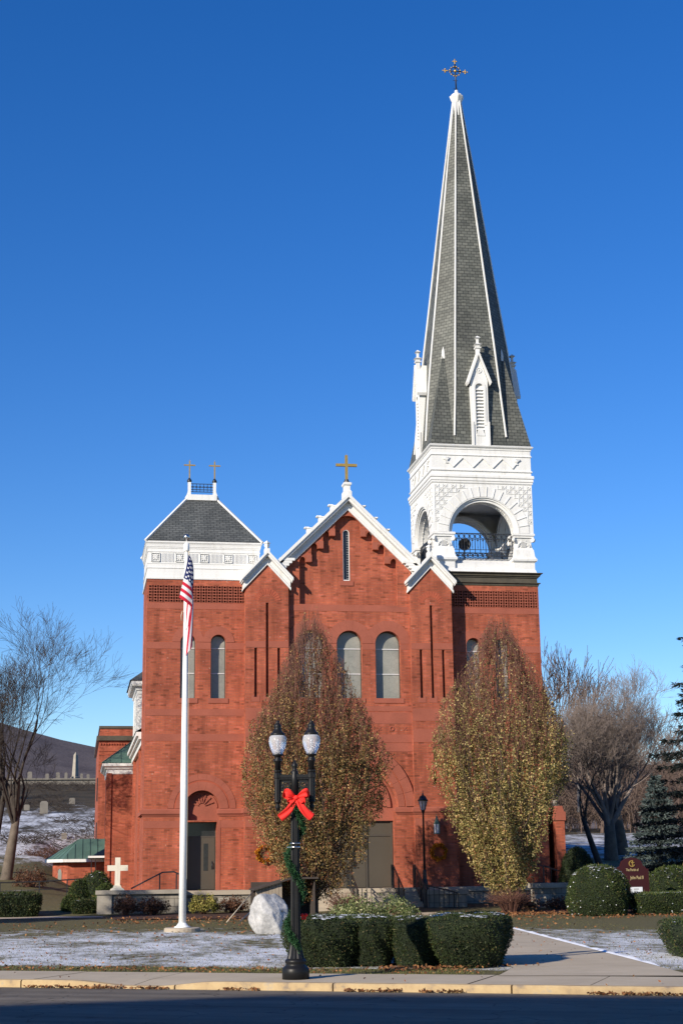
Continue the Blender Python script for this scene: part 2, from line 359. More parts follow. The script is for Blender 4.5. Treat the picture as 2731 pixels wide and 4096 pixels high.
def ground_mat():
    t = NT('lawn_with_snow'); p = t.pos()
    xyz = t.n('ShaderNodeSeparateXYZ'); t.l(p, xyz.inputs[0]); X, Y, Z = xyz.outputs
    n1 = t.noise(p, 1.1, 6, .6); n2 = t.noise(p, 9, 5, .65); n3 = t.noise(p, 45, 3, .6)
    v = t.math('ADD', t.math('MULTIPLY', n2, .55), t.math('MULTIPLY', n3, .45))
    grass = t.ramp(v, [(.3, (.045, .044, .020)), (.48, (.105, .096, .045)), (.62, (.165, .13, .070)), (.75, (.125, .080, .045))])
    far = t.ramp(t.noise(p, .35, 6, .6), [(.35, (.032, .028, .016)), (.6, (.07, .052, .03)), (.75, (.10, .085, .04))])
    isfar = t.ramp(t.math('DIVIDE', Y, 100), [(.86, [0] * 3), (.99, [1] * 3)])
    col = t.mix(isfar, grass, far)
    # snow amount by distance from the street and depth
    sdn = t.math('ADD', t.math('MULTIPLY', t.math('SUBTRACT', X, S0.x), SNV.x), t.math('MULTIPLY', t.math('SUBTRACT', Y, S0.y), SNV.y))
    a1 = t.ramp(t.math('DIVIDE', sdn, 40), [(.062, [0] * 3), (.10, [1] * 3), (.22, [1.1] * 3), (.40, [.95] * 3), (.50, [.6] * 3), (.62, [.12] * 3), (.70, [0] * 3)])
    a2 = t.ramp(t.math('DIVIDE', Y, 300), [(.26, [0] * 3), (.31, [.95] * 3), (.44, [.95] * 3), (.50, [.35] * 3), (.60, [.05] * 3)])
    amt = t.math('MAXIMUM', a1, a2)
    def mapped(sx, sy, sc, det):
        mp = t.n('ShaderNodeMapping'); mp.inputs['Scale'].default_value = (sx, sy, 1); mp.inputs['Rotation'].default_value = (0, 0, .3); t.l(p, mp.inputs[0]); return t.noise(mp.outputs[0], sc, det, .62)
    sn = t.math('ADD', t.math('ADD', t.math('MULTIPLY', mapped(1.0, .42, .55, 4), .42), t.math('MULTIPLY', mapped(1, .5, 3.2, 5), .33)), t.math('MULTIPLY', t.noise(p, 16, 4, .7), .25))
    thr = t.math('SUBTRACT', .70, t.math('MULTIPLY', amt, .23))
    m = t.ramp(t.math('ADD', t.math('SUBTRACT', sn, thr), .5), [(.46, [0] * 3), (.50, [.35] * 3), (.58, [.95] * 3)])
    m = t.math('MULTIPLY', m, t.math('MINIMUM', t.math('MULTIPLY', amt, 6), 1))
    col = t.mix(m, col, (.66, .68, .72))
    t.base(col, .9, .15); t.bump(t.math('ADD', v, m), .7, .04); return t.m
M['ground'] = ground_mat()
xs = list(np.linspace(-40, 40, 81)) + [-60, -90, -150, -300, -700, -2500, 60, 90, 150, 300, 700, 2500]; xs.sort()
ys = list(np.linspace(24, 120, 97)) + list(np.linspace(124, 240, 30)) + [300, 450, 800, 1500, 3000]
g = MB(); nx = len(xs)
vs2 = []
for j, y in enumerate(ys):
    for x in xs:                        # the near edge follows the back of the sidewalk
        yy = max(-200, min(57, S0.y + (1.6 - (x - S0.x) * SNV.x) / SNV.y))
        yq = yy if j == 0 and yy < 24 else max(y, yy)
        vs2.append((x, yq, hgt(x, yq)))
fs = [(j * nx + i, j * nx + i + 1, (j + 1) * nx + i + 1, (j + 1) * nx + i) for j in range(len(ys) - 1) for i in range(nx - 1)]
g.add(vs2, fs, 0, True)
tag(g.build('ground', M['ground']), kind='structure')

def road_mat():
    t = NT('asphalt'); p = t.pos(); n = t.noise(p, 1.2, 6, .6); f = t.noise(p, 90, 2)
    c = t.ramp(t.math('ADD', t.math('MULTIPLY', n, .6), t.math('MULTIPLY', f, .4)), [(.3, (.095, .080, .062)), (.7, (.165, .142, .112))])
    cr = t.n('ShaderNodeTexVoronoi', feature='DISTANCE_TO_EDGE'); cr.inputs['Scale'].default_value = .5
    wv = t.n('ShaderNodeVectorMath', operation='ADD'); nz = t.n('ShaderNodeTexNoise'); nz.inputs['Scale'].default_value = 1.5; t.l(p, nz.inputs[0]); t.l(p, wv.inputs[0]); t.l(nz.outputs['Color'], wv.inputs[1]); t.l(wv.outputs[0], cr.inputs['Vector'])
    k = t.ramp(cr.outputs[0], [(0, [.35] * 3), (.012, [1] * 3)])
    c = t.mix(.85, c, t.mix(1.0, c, k, 'MULTIPLY'))
    mp = t.n('ShaderNodeMapping'); mp.inputs['Rotation'].default_value = (0, 0, math.atan2(.466, .885)); t.l(p, mp.inputs[0]); m2 = t.n('ShaderNodeMapping'); m2.inputs['Scale'].default_value = (.10, 1.6, 1); t.l(mp.outputs[0], m2.inputs[0])
    wv2 = t.noise(m2.outputs[0], 1.0, 5, .6); c = t.mix(1.0, c, t.ramp(wv2, [(.35, [.72] * 3), (.65, [1.3] * 3)]), 'MULTIPLY')
    st = t.ramp(t.noise(p, 2.3, 3, .5), [(.66, [1] * 3), (.74, [.55] * 3)]); c = t.mix(1.0, c, st, 'MULTIPLY')
    t.base(c, .85, .3); t.bump(f, .3, .01); return t.m
M['road'] = road_mat()
g = MB(); a, b, c, d = spt(-400, -.02, -.085), spt(400, -.02, -.085), spt(400, -40, -.085), spt(-400, -40, -.085)
g.add([a, b, c, d], [(3, 2, 1, 0)]); tag(g.build('road', M['road']), kind='structure')
def walk_mat():
    t = NT('sidewalk_concrete'); p = t.pos(); n = t.noise(p, .9, 6, .6); f = t.noise(p, 60, 3)
    c = t.ramp(t.math('ADD', t.math('MULTIPLY', n, .7), t.math('MULTIPLY', f, .3)), [(.3, (.36, .30, .22)), (.7, (.49, .415, .31))])
    t.base(c, .9, .2); t.bump(f, .2, .01); return t.m
M['walk'] = walk_mat()
g = MB()
cuts = [-300, -120, -60, -30, -14]; a = -14
while a < 14: a += 1.72; cuts.append(a)
cuts += [30, 60, 120, 300]
def dip(a):                             # dropped kerb of the ramp at the left
    return .068 * max(0, 1 - max(0, abs(a + 1.75) - .35) / .7)
for a0, a1 in zip(cuts, cuts[1:]):      # slabs with open joints between them
    n = 6 if a1 - a0 < 3 else 1; u = [a0 + .008 + (a1 - a0 - .016) * i / n for i in range(n + 1)]; j = random.uniform(-.004, .004)
    F = [spt(x, .17, .022 + j - dip(x)) for x in u]; B = [spt(x, 2.0, .022 + j) for x in u]; Mi = [spt(x, .75, .022 + j - dip(x) * .35) for x in u]
    m = n + 1; g.add(F + Mi + B + [(p[0], p[1], -.2) for p in F], [(i, i + 1, m + i + 1, m + i) for i in range(n)] + [(m + i, m + i + 1, 2 * m + i + 1, 2 * m + i) for i in range(n)] + [(3 * m + i, 3 * m + i + 1, i + 1, i) for i in range(n)])
q = [spt(-300, .15), spt(300, .15), spt(300, 2.0), spt(-300, 2.0)]; g.add([(x, y, -.07) for x, y, _ in q[:2]] + [(x, y, .006) for x, y, _ in q[2:]], [(0, 1, 2, 3)], 1)
tag(g.build('sidewalk', [M['walk'], M['mulch']]), kind='structure')
def kerb_mat():
    t = NT('worn_yellow_kerb'); p = t.pos(); n = t.noise(p, 3.5, 6, .65)
    c = t.ramp(n, [(.34, (.24, .19, .14)), (.44, (.40, .29, .16)), (.60, (.47, .35, .19)), (.68, (.38, .31, .22)), (.8, (.33, .28, .21))])
    t.base(c, .85, .2); return t.m
M['kerb'] = kerb_mat()
g = MB()
cuts = [-300, -60, -20] + [-14 + 2.55 * i + random.uniform(-.15, .15) for i in range(12)] + [30, 80, 300]
for a0, a1 in zip(cuts, cuts[1:]):
    n = 12 if a1 - a0 < 4 else 1; u = [a0 + .012 + (a1 - a0 - .024) * i / n for i in range(n + 1)]; m = n + 1
    wv = [.012 * noise.noise((x * 1.3, 0, 2)) for x in u]
    f0 = [spt(x, -.01 + w_, -.3) for x, w_ in zip(u, wv)]; f1 = [spt(x, -.01 + w_, .005 - dip(x)) for x, w_ in zip(u, wv)]; f2 = [spt(x, .015 + w_, .024 - dip(x) + w_ * .5) for x, w_ in zip(u, wv)]; f3 = [spt(x, .16, .024 - dip(x)) for x in u]
    g.add(f0 + f1 + f2 + f3, [(k * m + i, k * m + i + 1, (k + 1) * m + i + 1, (k + 1) * m + i) for k in range(3) for i in range(n)] + [(0, m, 2 * m, 3 * m), (n, m * 2 - 1, 3 * m - 1, 4 * m - 1)])
tag(g.build('kerb', M['kerb']), kind='structure')
# walkway to the church steps
g = MB(); pr = [(9.0, 22.2), (9.40, 25.07), (9.93, 29.1), (11.5, 41.0), (13.6, 57.2)]; pl = [(6.3, 23.2), (7.05, 25.0), (7.45, 29.2), (8.9, 41.0), (10.9, 57.2)]
for i in range(4):
    n = (1, 1, 3, 3)[i]
    for k in range(n):
        t0, t1 = k / n + .0015, (k + 1) / n - .0015
        L = lambda A, B, t: (A[0] + (B[0] - A[0]) * t, A[1] + (B[1] - A[1]) * t, .026)
        q = [L(pl[i], pl[i + 1], t0), L(pr[i], pr[i + 1], t0), L(pr[i], pr[i + 1], t1), L(pl[i], pl[i + 1], t1)]
        g.add(q, [(0, 1, 2, 3)])
tag(g.build('path', M['walk']), kind='structure')
# side path at the left and mulch beds before the church
g = MB(); g.add([(-30, 57.6, .02), (1.0, 57.9, .02), (1.0, 59.0, .02), (-1.0, 60.6, .02), (-2.2, 66, .35), (-4.5, 66, .45), (-3.4, 60.2, .02), (-30, 60, .02)], [(0, 1, 2, 3, 4, 5, 6, 7)])
tag(g.build('side_path', M['walk']), kind='structure')
g = MB()
g.add([(1.3, 54.5, .03), (8.0, 52.5, .03), (10.7, 53.5, .03), (10.6, 58, .03), (10.6, 62.1, .03), (1.3, 62.1, .03)], [(0, 1, 2, 3, 4, 5)])
g.add([(13.8, 53.2, .03), (20.5, 52.0, .03), (24, 56, .03), (24, 62, .3), (13.8, 62.1, .03)], [(0, 1, 2, 3, 4)])
tag(g.build('flower_bed', M['mulch']), kind='structure')
# wooded mountain far behind
def mtn_mat():
    t = NT('bare_wood_hillside'); p = t.pos(); n = t.noise(p, .025, 8, .65); f = t.noise(p, .45, 5, .7)
    t.base(t.ramp(t.math('ADD', t.math('MULTIPLY', n, .5), t.math('MULTIPLY', f, .5)), [(.36, (.06, .048, .05)), (.5, (.115, .095, .092)), (.64, (.17, .14, .13))]), .95, .1); return t.m
g = MB(); vs = []; N = 90
for j, (Y, k) in enumerate(((900, 0), (1150, .4), (1500, 1), (2600, .8))):
    for i in range(N):
        x = -1600 + 3200 * i / (N - 1)
        ridge = 104 + 46 * smooth(60, -150, x) + 14 * noise.noise((x / 260, j * .7, 0)) + 3 * noise.noise((x / 40, j, 3))
        vs.append((x, Y, 5 + k * (ridge - 5)))
g.add(vs, [(j * N + i, j * N + i + 1, (j + 1) * N + i + 1, (j + 1) * N + i) for j in range(3) for i in range(N - 1)], 0, True)
tag(g.build('hills', mtn_mat()), kind='structure')

# ------------------------------------------------------------------ church
CH = thing('church', 'red brick church with white belfry, tall slate spire and gabled front', 'church')
T0, TP, TC = 63.0, 62.38, 62.6           # front planes: towers, buttresses, nave gable
ZB = .86
def part(mb, name, mat, parent=None, **k):
    o = mb.build(name, mat, parent if parent is not None else CH); tag(o, **k); return o
EPS = .008
def band(g, x0, x1, z0, z1, Y, proud=.012, gaps=()):
    xs_ = x0
    for a, b in sorted(gaps) + [(x1, x1)]:
        if a > xs_: g.box(xs_, a, Y - proud, Y + .05, z0, z1)
        xs_ = max(xs_, b)
def voussoirs(g, cx, zs, r0, r1, Y, proud=.014, n=9, a0=0, a1=180):
    for i in range(n):
        t0 = a0 + (a1 - a0) * i / n; t1 = a0 + (a1 - a0) * (i + 1) / n
        k = .12
        g.prism(ring(cx, zs, r0 + .004, r1, t0 + k, t1 - k, 4), Y - proud, Y + .05)
def window(cx, hw, z0, zs, Y, bars):
    """frosted round-headed window"""
    g = MB(); g.prism(arch(cx, z0, hw + .02, zs), Y, Y + .03); o = part(g, 'window', M['glazing'])
    for z in bars: g = MB(); g.box(cx - hw, cx + hw, Y - .03, Y - .004, z - .022, z + .022); part(g, 'glazing_bar', M['bar'], o)
    g = MB(); g.prism(arc(cx, zs, hw + .01, 0, 180, 14) + [(cx - hw - .01, z0)] + [(cx - hw + .035, z0 + .035)] + list(reversed(arc(cx, zs, hw - .035, 0, 180, 14))) + [(cx + hw - .035, z0 + .035), (cx - hw, z0 + .03), (cx - hw, z0), (cx + hw + .01, z0)], Y - .04, Y - .004)
    part(g, 'window_frame', M['dframe'], o)
    return o
def sill(g, cx, hw, z, Y): g.prism([(cx - hw, z - .2), (cx + hw, z - .2), (cx + hw, z), (cx - hw, z)], Y - .03, Y + .34)

def checker(x0, x1, z0, z1, Y, nx_, nz_):
    """pierced brick frieze: grid of recesses, every second one holding a small block"""
    g = MB(); dx = (x1 - x0) / nx_; dz = (z1 - z0) / nz_; hs = []
    for i in range(nx_):
        for j in range(nz_):
            cx = x0 + dx * (i + .5); cz = z0 + dz * (j + .5); r = .047
            if (i) % 2: hs.append([(cx - r, cz - r), (cx + r, cz - r), (cx + r, cz + r), (cx - r, cz + r)])
            else: hs.append([(cx + r * 1.05 * math.cos(2 * math.pi * k / 8), cz + r * 1.05 * math.sin(2 * math.pi * k / 8)) for k in range(8)])
    g.holes([(x0, z0), (x1, z0), (x1, z1), (x0, z1)], hs, Y - .012, .14)
    for i in range(1, nx_, 2):
        for j in range(nz_):
            cx = x0 + dx * (i + .5); cz = z0 + dz * (j + .5); q = .013
            g.box(cx - q, cx + q, Y - .0, Y + .12, cz - q, cz + q); g.box(cx - .048, cx + .048, Y + .02, Y + .05, cz - .006, cz + .006)
    return part(g, 'pierced_frieze', M['stone'])

def door_leaf(x0, x1, z0, z1, Y, lite=None, handle=None):
    g = MB(); g.box(x0 + .012, x1 - .012, Y, Y + .05, z0, z1)
    o = part(g, 'door', M['door'])
    g = MB(); g.box(x0 - .0, x0 + .012, Y - .02, Y + .04, z0, z1); part(g, 'door_edge', M['dframe'], o)
    if lite:
        g = MB(); g.box(*lite[:2], Y - .006, Y + .01, *lite[2:]); part(g, 'door_glass', M['leadglass'], o)
    if handle:
        hx, hz = handle; g = MB(); g.box(hx - .03, hx + .03, Y - .012, Y, hz - .16, hz + .16); g.tube([(hx, Y - .05, hz - .12), (hx, Y - .07, hz), (hx, Y - .05, hz + .12)], .014, 6); part(g, 'handle', M['iron'], o)
    return o

def brick_tower(xc, depth, ztop):
    x0, x1 = xc - 2.35, xc + 2.35; Y = T0
    wins = [(xc - .63, .315), (xc + .63, .315)]; zs = 10.90; zsill = 8.56
    hs = [arch(c, zsill, h, zs) for c, h in wins]
    dz = 4.07; dr = .72
    # door recess: arched niche above, rectangular door below
    hs.append([(xc - .61, ZB), (xc + .61, ZB), (xc + .61, 3.55), (xc - .61, 3.55)])
    hs.append(arch(xc, 3.62, dr, dz + .02, 18))
    hs.append([(x0 + .09, 12.58), (x1 - .09, 12.58), (x1 - .09, 13.26), (x0 + .09, 13.26)])
    g = MB(); g.holes([(x0, .3), (x1, .3), (x1, ztop), (x0, ztop)], hs, Y, .3, depths=[.34, .34, .55, .3, .2])
    g.add([(x0, Y, .3), (x0, Y + depth, .3), (x0, Y + depth, ztop), (x0, Y, ztop)], [(3, 2, 1, 0)][::-1]); g.f[-1] = tuple(reversed(g.f[-1])) if False else g.f[-1]
    g.add([(x1, Y, .3), (x1, Y + depth, .3), (x1, Y + depth, ztop), (x1, Y, ztop)], [(0, 1, 2, 3)])
    g.add([(x0, Y + depth, .3), (x1, Y + depth, .3), (x1, Y + depth, ztop), (x0, Y + depth, ztop)], [(1, 0, 3, 2)])
    part(g, 'tower_wall', M['brick'])
    # tympanum with carved sunburst
    g = MB(); g.prism(arch(xc, 3.60, dr + .02, dz + .02, 18), Y + .28, Y + .4)
    for k, a in enumerate((20, 45, 70, 90, 110, 135, 160)):
        ca, sa = math.cos(R(a)), math.sin(R(a))
        for (r0, r1, wd) in ((.14, .36, .018), (.40, .52, .02)):
            pts = [(xc + ca * r0 - sa * wd, dz + .1 + sa * r0 + ca * wd), (xc + ca * r0 + sa * wd, dz + .1 + sa * r0 - ca * wd), (xc + ca * r1 + sa * wd, dz + .1 + sa * r1 - ca * wd), (xc + ca * r1 - sa * wd, dz + .1 + sa * r1 + ca * wd)]
            g.prism(pts, Y + .235, Y + .285)
        c2, s2 = xc + ca * .40, dz + .1 + sa * .40
        g.prism([(c2 - .05, s2 - .018), (c2 + .05, s2 - .018), (c2 + .05, s2 + .018), (c2 - .05, s2 + .018)], Y + .245, Y + .285)
    g.prism(ring(xc, dz + .03, .6, .66, 2, 178, 20), Y + .245, Y + .285)
    part(g, 'tympanum', M['stone'])
    # stone dressings
    def tband(*a, **k): q = MB(); band(q, *a, **k); part(q, 'stone_band', M['stone'])
    wg = [(c - h - .004, c + h + .004) for c, h in wins]
    wa = [(c - .665, c + .665) for c, h in wins]
    for a, b in ((x0 + .01, wg[0][0]), (wg[0][1], wg[1][0]), (wg[1][1], x1 - .01)): tband(a, b, 10.60, 10.885, Y)
    tband(x0 + .005, x1 - .005, 7.84, 8.12, Y); tband(x0 + .005, x1 - .005, 6.80, 7.10, Y); tband(x0 + .005, x1 - .005, 12.28, 12.535, Y)
    tband(x0 + .005, xc - .752, 3.31, 3.60, Y); tband(xc + .752, x1 - .005, 3.31, 3.60, Y)
    for s in (-1, 1):
        g = MB(); g.prism([(xc + s * .61 + s * .004, ZB), (xc + s * .75, ZB), (xc + s * .75, 3.62), (xc + s * .61 + s * .004, 3.62)], Y - .02, Y + .3); part(g, 'door_jamb', M['stone'])
    g = MB(); voussoirs(g, xc, dz + .02, dr, 1.07, Y, .03, 9); da = part(g, 'door_arch', M['stone'])
    g = MB(); voussoirs(g, xc, dz + .02, 1.14, 1.38, Y, .02, 11); part(g, 'arch_hood', M['stone'], da)
    g = MB(); g.prism(ring(xc, dz + .02, 1.07, 1.14, 0, 180, 26), Y - .006, Y + .04); part(g, 'arch_brick', M['brick_fan'], da)
    # projecting belt course with moulding underneath, returned round the corner
    g = MB(); pf = [(0, 3.77), (.03, 3.78), (.03, 3.81), (.06, 3.83), (.06, 3.86), (.10, 3.875), (.10, 4.02), (.04, 4.075), (0, 4.08)]
    g.cornice(x0, xc - dr - .01, Y, Y + .4, pf); g.box(x0 - .1, x0 + .02, Y + .35, Y + depth, 3.87, 4.03); part(g, 'belt_course', M['stone'])
    g = MB(); g.cornice(xc + dr + .01, x1, Y, Y + .4, pf); part(g, 'belt_course', M['stone'])
    for c, h in wins:
        o = window(c, h, zsill, zs, Y + .3, (9.62, 10.67))
        g = MB(); voussoirs(g, c, zs, h, .66, Y, .014 + .006 * (c > xc), n=7); part(g, 'window_arch', M['stone'], o)
        g = MB(); sill(g, c, h + .1, zsill, Y); part(g, 'window_sill', M['stone'], o)
    checker(x0 + .06, x1 - .06, 12.56, 13.28, Y, 41, 6)
    # door with dark transom
    g = MB(); g.box(xc - .62, xc + .62, Y + .52, Y + .56, 2.98, 3.56); o = part(g, 'transom', M['leadglass'])
    g = MB(); g.box(xc - .62, xc + .62, Y + .49, Y + .52, 2.94, 3.0); g.box(xc - .62, xc - .58, Y + .5, Y + .52, ZB, 3.55); g.box(xc + .58, xc + .62, Y + .5, Y + .52, ZB, 3.55); part(g, 'door_frame', M['dframe'])
    door_leaf(xc - .58, xc + .58, ZB + .02, 2.94, Y + .5, (xc + .12, xc + .30, 1.62, 2.70), (xc + .47, 1.83))

brick_tower(4.95, 3.7, 13.56)
brick_tower(17.15, 4.5, 13.56)

# --- left tower: white entablature, hipped slate roof, cresting
LX0, LX1, LY0, LY1 = 2.6, 7.3, T0, T0 + 3.7
g = MB()
g.cornice(LX0, LX1, LY0, LY1, [(0.015, 13.52), (0.050, 13.54), (0.050, 13.62), (0.030, 13.63), (0.015, 13.84), (0.010, 13.99), (0.035, 14.0), (0.035, 14.035), (0.010, 14.04), (0.010, 14.18), (0.025, 14.20), (0.025, 14.225), (0.000, 14.23), (0.000, 14.685), (0.025, 14.70), (0.025, 14.73), (0.010, 14.735), (0.010, 14.84), (0.030, 14.86), (0.030, 14.90), (0.050, 14.915), (0.050, 14.95), (0.065, 15.03), (0.100, 15.085), (0.110, 15.09), (0.110, 15.15)])
ent = part(g, 'entablature', M['white'])
def rosette(g, c, z, Y, s=.165):
    for k in range(8):
        a = R(45 * k); L = s * (.78 if k % 2 == 0 else 1.02)
        T = Matrix.Translation((c + math.cos(a) * L * .62, Y - .02, z + math.sin(a) * L * .62)) @ Matrix.Rotation(-a, 4, 'Y')
        g.sphere((0, 0, 0), 1, 0, 8, (L * .42, .035, s * .19), T)
    g.box(c - .045, c + .045, Y - .05, Y, z - .045, z + .045)
g = MB()
RX = [2.92 + 1.016 * i for i in range(5)]
for c in RX:
    z = 14.46; s = .185
    for a, b, cc, d in ((c - s, c + s, z + s - .02, z + s), (c - s, c + s, z - s, z - s + .02), (c - s, c - s + .02, z - s, z + s), (c + s - .02, c + s, z - s, z + s)): g.box(a, b, LY0 - .05, LY0, cc, d)
    rosette(g, c, z, LY0)
part(g, 'rosette_panel', M['white'], ent)
g = MB()
for a, b in zip(RX, RX[1:]):
    x = a + .27
    while x < b - .25: g.box(x, x + .026, LY0 - .022, LY0, 14.27, 14.65); x += .056
part(g, 'reeded_panel', M['white'], ent)
EX0, EX1, EY0, EY1 = LX0 - .12, LX1 + .12, LY0 - .12, LY1 + .12
rx0, rx1, ry, rz, ez = 4.36, 5.60, (EY0 + EY1) / 2, 17.52, 15.16
g = MB(); g.add([(EX0, EY0, ez), (EX1, EY0, ez), (EX1, EY1, ez), (EX0, EY1, ez), (rx0, ry, rz), (rx1, ry, rz)], [(0, 1, 5, 4), (1, 2, 5), (2, 3, 4, 5), (3, 0, 4), (3, 2, 1, 0)])
roof = part(g, 'hip_roof', M['slate'])
g = MB()
for a, b in (((EX0, EY0, ez), (rx0, ry, rz)), ((EX1, EY0, ez), (rx1, ry, rz)), ((EX0, EY1, ez), (rx0, ry, rz)), ((EX1, EY1, ez), (rx1, ry, rz))): g.bar(a, b, .11, .07)
part(g, 'hip_trim', M['white'], roof)
g = MB(); g.box(rx0 - .02, rx1 + .02, ry - .17, ry + .17, rz - .13, rz + .12)
for s, xb in ((-1, 4.43), (1, 5.53)):
    pl_ = [(xb - .065, rz + .1), (xb - .065, 18.22), (xb + .065, 18.22), (xb + .065, rz + .1)]
    fl = [(xb + s * .06, 17.9), (xb + s * .075, 17.78), (xb + s * .12, 17.64), (xb + s * .2, 17.5), (xb + s * .03, 17.5), (xb + s * .03, 17.9)]
    g.prism(pl_, ry - .075, ry + .075); g.prism(fl, ry - .07, ry + .07)
part(g, 'ridge_post', M['white'], roof)
g = MB(); z0, z1 = 17.80, 18.16
for z in (z0, z0 + .1, z1): g.box(4.49, 5.47, ry - .012, ry + .012, z - .013, z + .013)
for i in range(6):
    x = 4.58 + i * .16; g.box(x - .011, x + .011, ry - .012, ry + .012, z0, z1)
    g.prism(ring(x, 18.02, .022, .042, 0, 359.9, 10), ry - .014, ry + .014)
    for s in (-1, 1): g.bar((x, ry, 18.02 + s * .03), (x + .08, ry, 18.02 + s * .0), .012, .016); g.bar((x, ry, 18.02 + s * .03), (x - .08, ry, 18.02), .012, .016)
part(g, 'ridge_cresting', M['iron'], roof)
def gold_cross(x, y, z0, h, arm, wd, zc, name='cross'):
    g = MB(); g.box(x - wd / 2, x + wd / 2, y - wd / 2, y + wd / 2, z0, z0 + h); g.box(x - arm, x - wd / 2, y - wd / 2 + .003, y + wd / 2 - .003, zc - wd / 2, zc + wd / 2); g.box(x + wd / 2, x + arm, y - wd / 2 + .003, y + wd / 2 - .003, zc - wd / 2, zc + wd / 2)
    g.tube([(x, y, z0 + h), (x, y, z0 + h + .08)], .006, 4)
    return g.build(name, M['gold'], CH)
for x in (4.43, 5.53):
    o = gold_cross(x, ry, 18.40, .79, .25, .055, 19.0); tag(o, label='small gilt cross on a black bulb above the hipped roof')
    g = MB(); g.lathe([(.05, 18.21), (.10, 18.23), (.105, 18.30), (.07, 18.36), (.03, 18.42)], 12, (x, ry, 0)); g.build('cross_base', M['iron'], o)

# --- buttresses with slits, gablets, copings
def raking(g, xc, zt, hw, zb, Y, up=.20, proj=.34, low=.09, back=.5):
    """gable coping of two mouldings with a shadowed recess between them"""
    sl_ = (zt - zb) / hw; L = math.hypot(1, sl_)
    def strip(d0, d1, y0, y1, ex=0):
        k0, k1 = d0 * L, d1 * L
        for s in (-1, 1):
            x1 = hw + ex; p = [(xc, zt - k0), (xc, zt - k1), (xc + s * x1, zt - sl_ * x1 - k1), (xc + s * x1, zt - sl_ * x1 - k0)]
            g.prism(p, y0, y1)
    strip(0, up * .55, Y - proj, Y + back, .10); strip(up * .55, up, Y - proj + .07, Y + back - .004, .06)
    strip(up, up + .17, Y - .02, Y + back - .008, .0); strip(up + .17, up + .17 + low, Y - .07, Y + back - .012, .02)
def buttress(xc):
    x0, x1 = xc - .9, xc + .9; Y = TP; ze, za = 13.30, 14.28
    wd = .058
    slits = [(xc, 8.56, 12.5), (xc - .48, 8.56, 10.6), (xc + .48, 8.56, 10.6), (xc, 5.95, 6.52), (xc, 5.0, 5.52)]
    hs = [[(c - wd, a), (c + wd, a), (c + wd, b), (c - wd, b)] for c, a, b in slits]
    g = MB(); g.holes([(x0, .3), (x1, .3), (x1, ze), (xc, za), (x0, ze)], hs, Y, .22)
    for c, a, b in slits: g.box(c - wd, c + wd, Y + .2, Y + .24, a, b)
    bk = T0 + .3
    g.add([(x0, Y, .3), (x0, bk, .3), (x0, bk, ze), (x0, Y, ze)], [(0, 3, 2, 1)]); g.add([(x1, Y, .3), (x1, bk, .3), (x1, bk, ze), (x1, Y, ze)], [(0, 1, 2, 3)])
    part(g, 'buttress', M['brick'])
    def tband(*a): q = MB(); band(q, *a); part(q, 'stone_band', M['stone'])
    e = xc - wd - .004, xc + wd + .004
    tband(x0 + .004, e[0], 10.62, 10.885, Y); tband(e[1], x1 - .004, 10.62, 10.885, Y); tband(x0 + .004, x1 - .004, 7.6, 8.12, Y); tband(x0 + .004, x1 - .004, 6.72, 7.25, Y); tband(x0 + .004, x1 - .004, 3.31, 3.60, Y)
    for c, a, b in slits[:3]:
        g = MB(); g.prism([(c - .17, a - .2), (c + .17, a - .2), (c + .17, a + .06), (c + wd + .004, a + .06), (c + wd + .004, a), (c - wd - .004, a), (c - wd - .004, a + .06), (c - .17, a + .06)], Y - .012, Y + .05); part(g, 'slit_sill', M['stone'])
    g = MB()
    g.box(xc - .13, xc + .13, Y - .014, Y + .05, 5.58, 5.62); g.box(xc - .13, xc + .13, Y - .014, Y + .05, 5.84, 5.88); g.box(xc - .13, xc - .09, Y - .014, Y + .05, 5.62, 5.84); g.box(xc + .09, xc + .13, Y - .014, Y + .05, 5.62, 5.84)
    g.add([(xc - .09, Y - .002, 5.62), (xc + .09, Y - .002, 5.62), (xc + .09, Y - .002, 5.84), (xc - .09, Y - .002, 5.84), (xc, Y - .05, 5.73)], [(0, 1, 4), (1, 2, 4), (2, 3, 4), (3, 0, 4)])
    part(g, 'stone_panel', M['stone'])
    g = MB()
    for i in range(13):
        a = 8 + 164 * i / 13; g.prism(ring(xc, 12.52, .34, .58, a + 1.2, a + 164 / 13 - 1.2, 2), Y - .008, Y + .03)
    part(g, 'fan_arch', M['brick_fan'])
    g = MB(); g.cornice(x0, x1, Y, Y + .9, [(0, 3.77), (.03, 3.78), (.03, 3.81), (.06, 3.83), (.06, 3.86), (.10, 3.875), (.10, 4.02), (.04, 4.075), (0, 4.08)]); part(g, 'belt_course', M['stone'])
    g = MB(); raking(g, xc, za + .42, .98, ze + .35, Y, .16, .28, .07, 1.0)
    cp = part(g, 'gablet_coping', M['white'])
    g = MB(); zt = za + .42
    g.box(xc - .11, xc + .11, Y - .1, Y + .2, zt - .12, zt + .1); g.lathe([(.11, .1), (.07, .16), (.11, .2), (.12, .27), (.08, .33), (.15, .335), (.15, .36), (.0, .47)], 4, (xc, Y + .05, zt), 0, False)
    part(g, 'finial', M['white'], cp)
buttress(7.55); buttress(14.55)

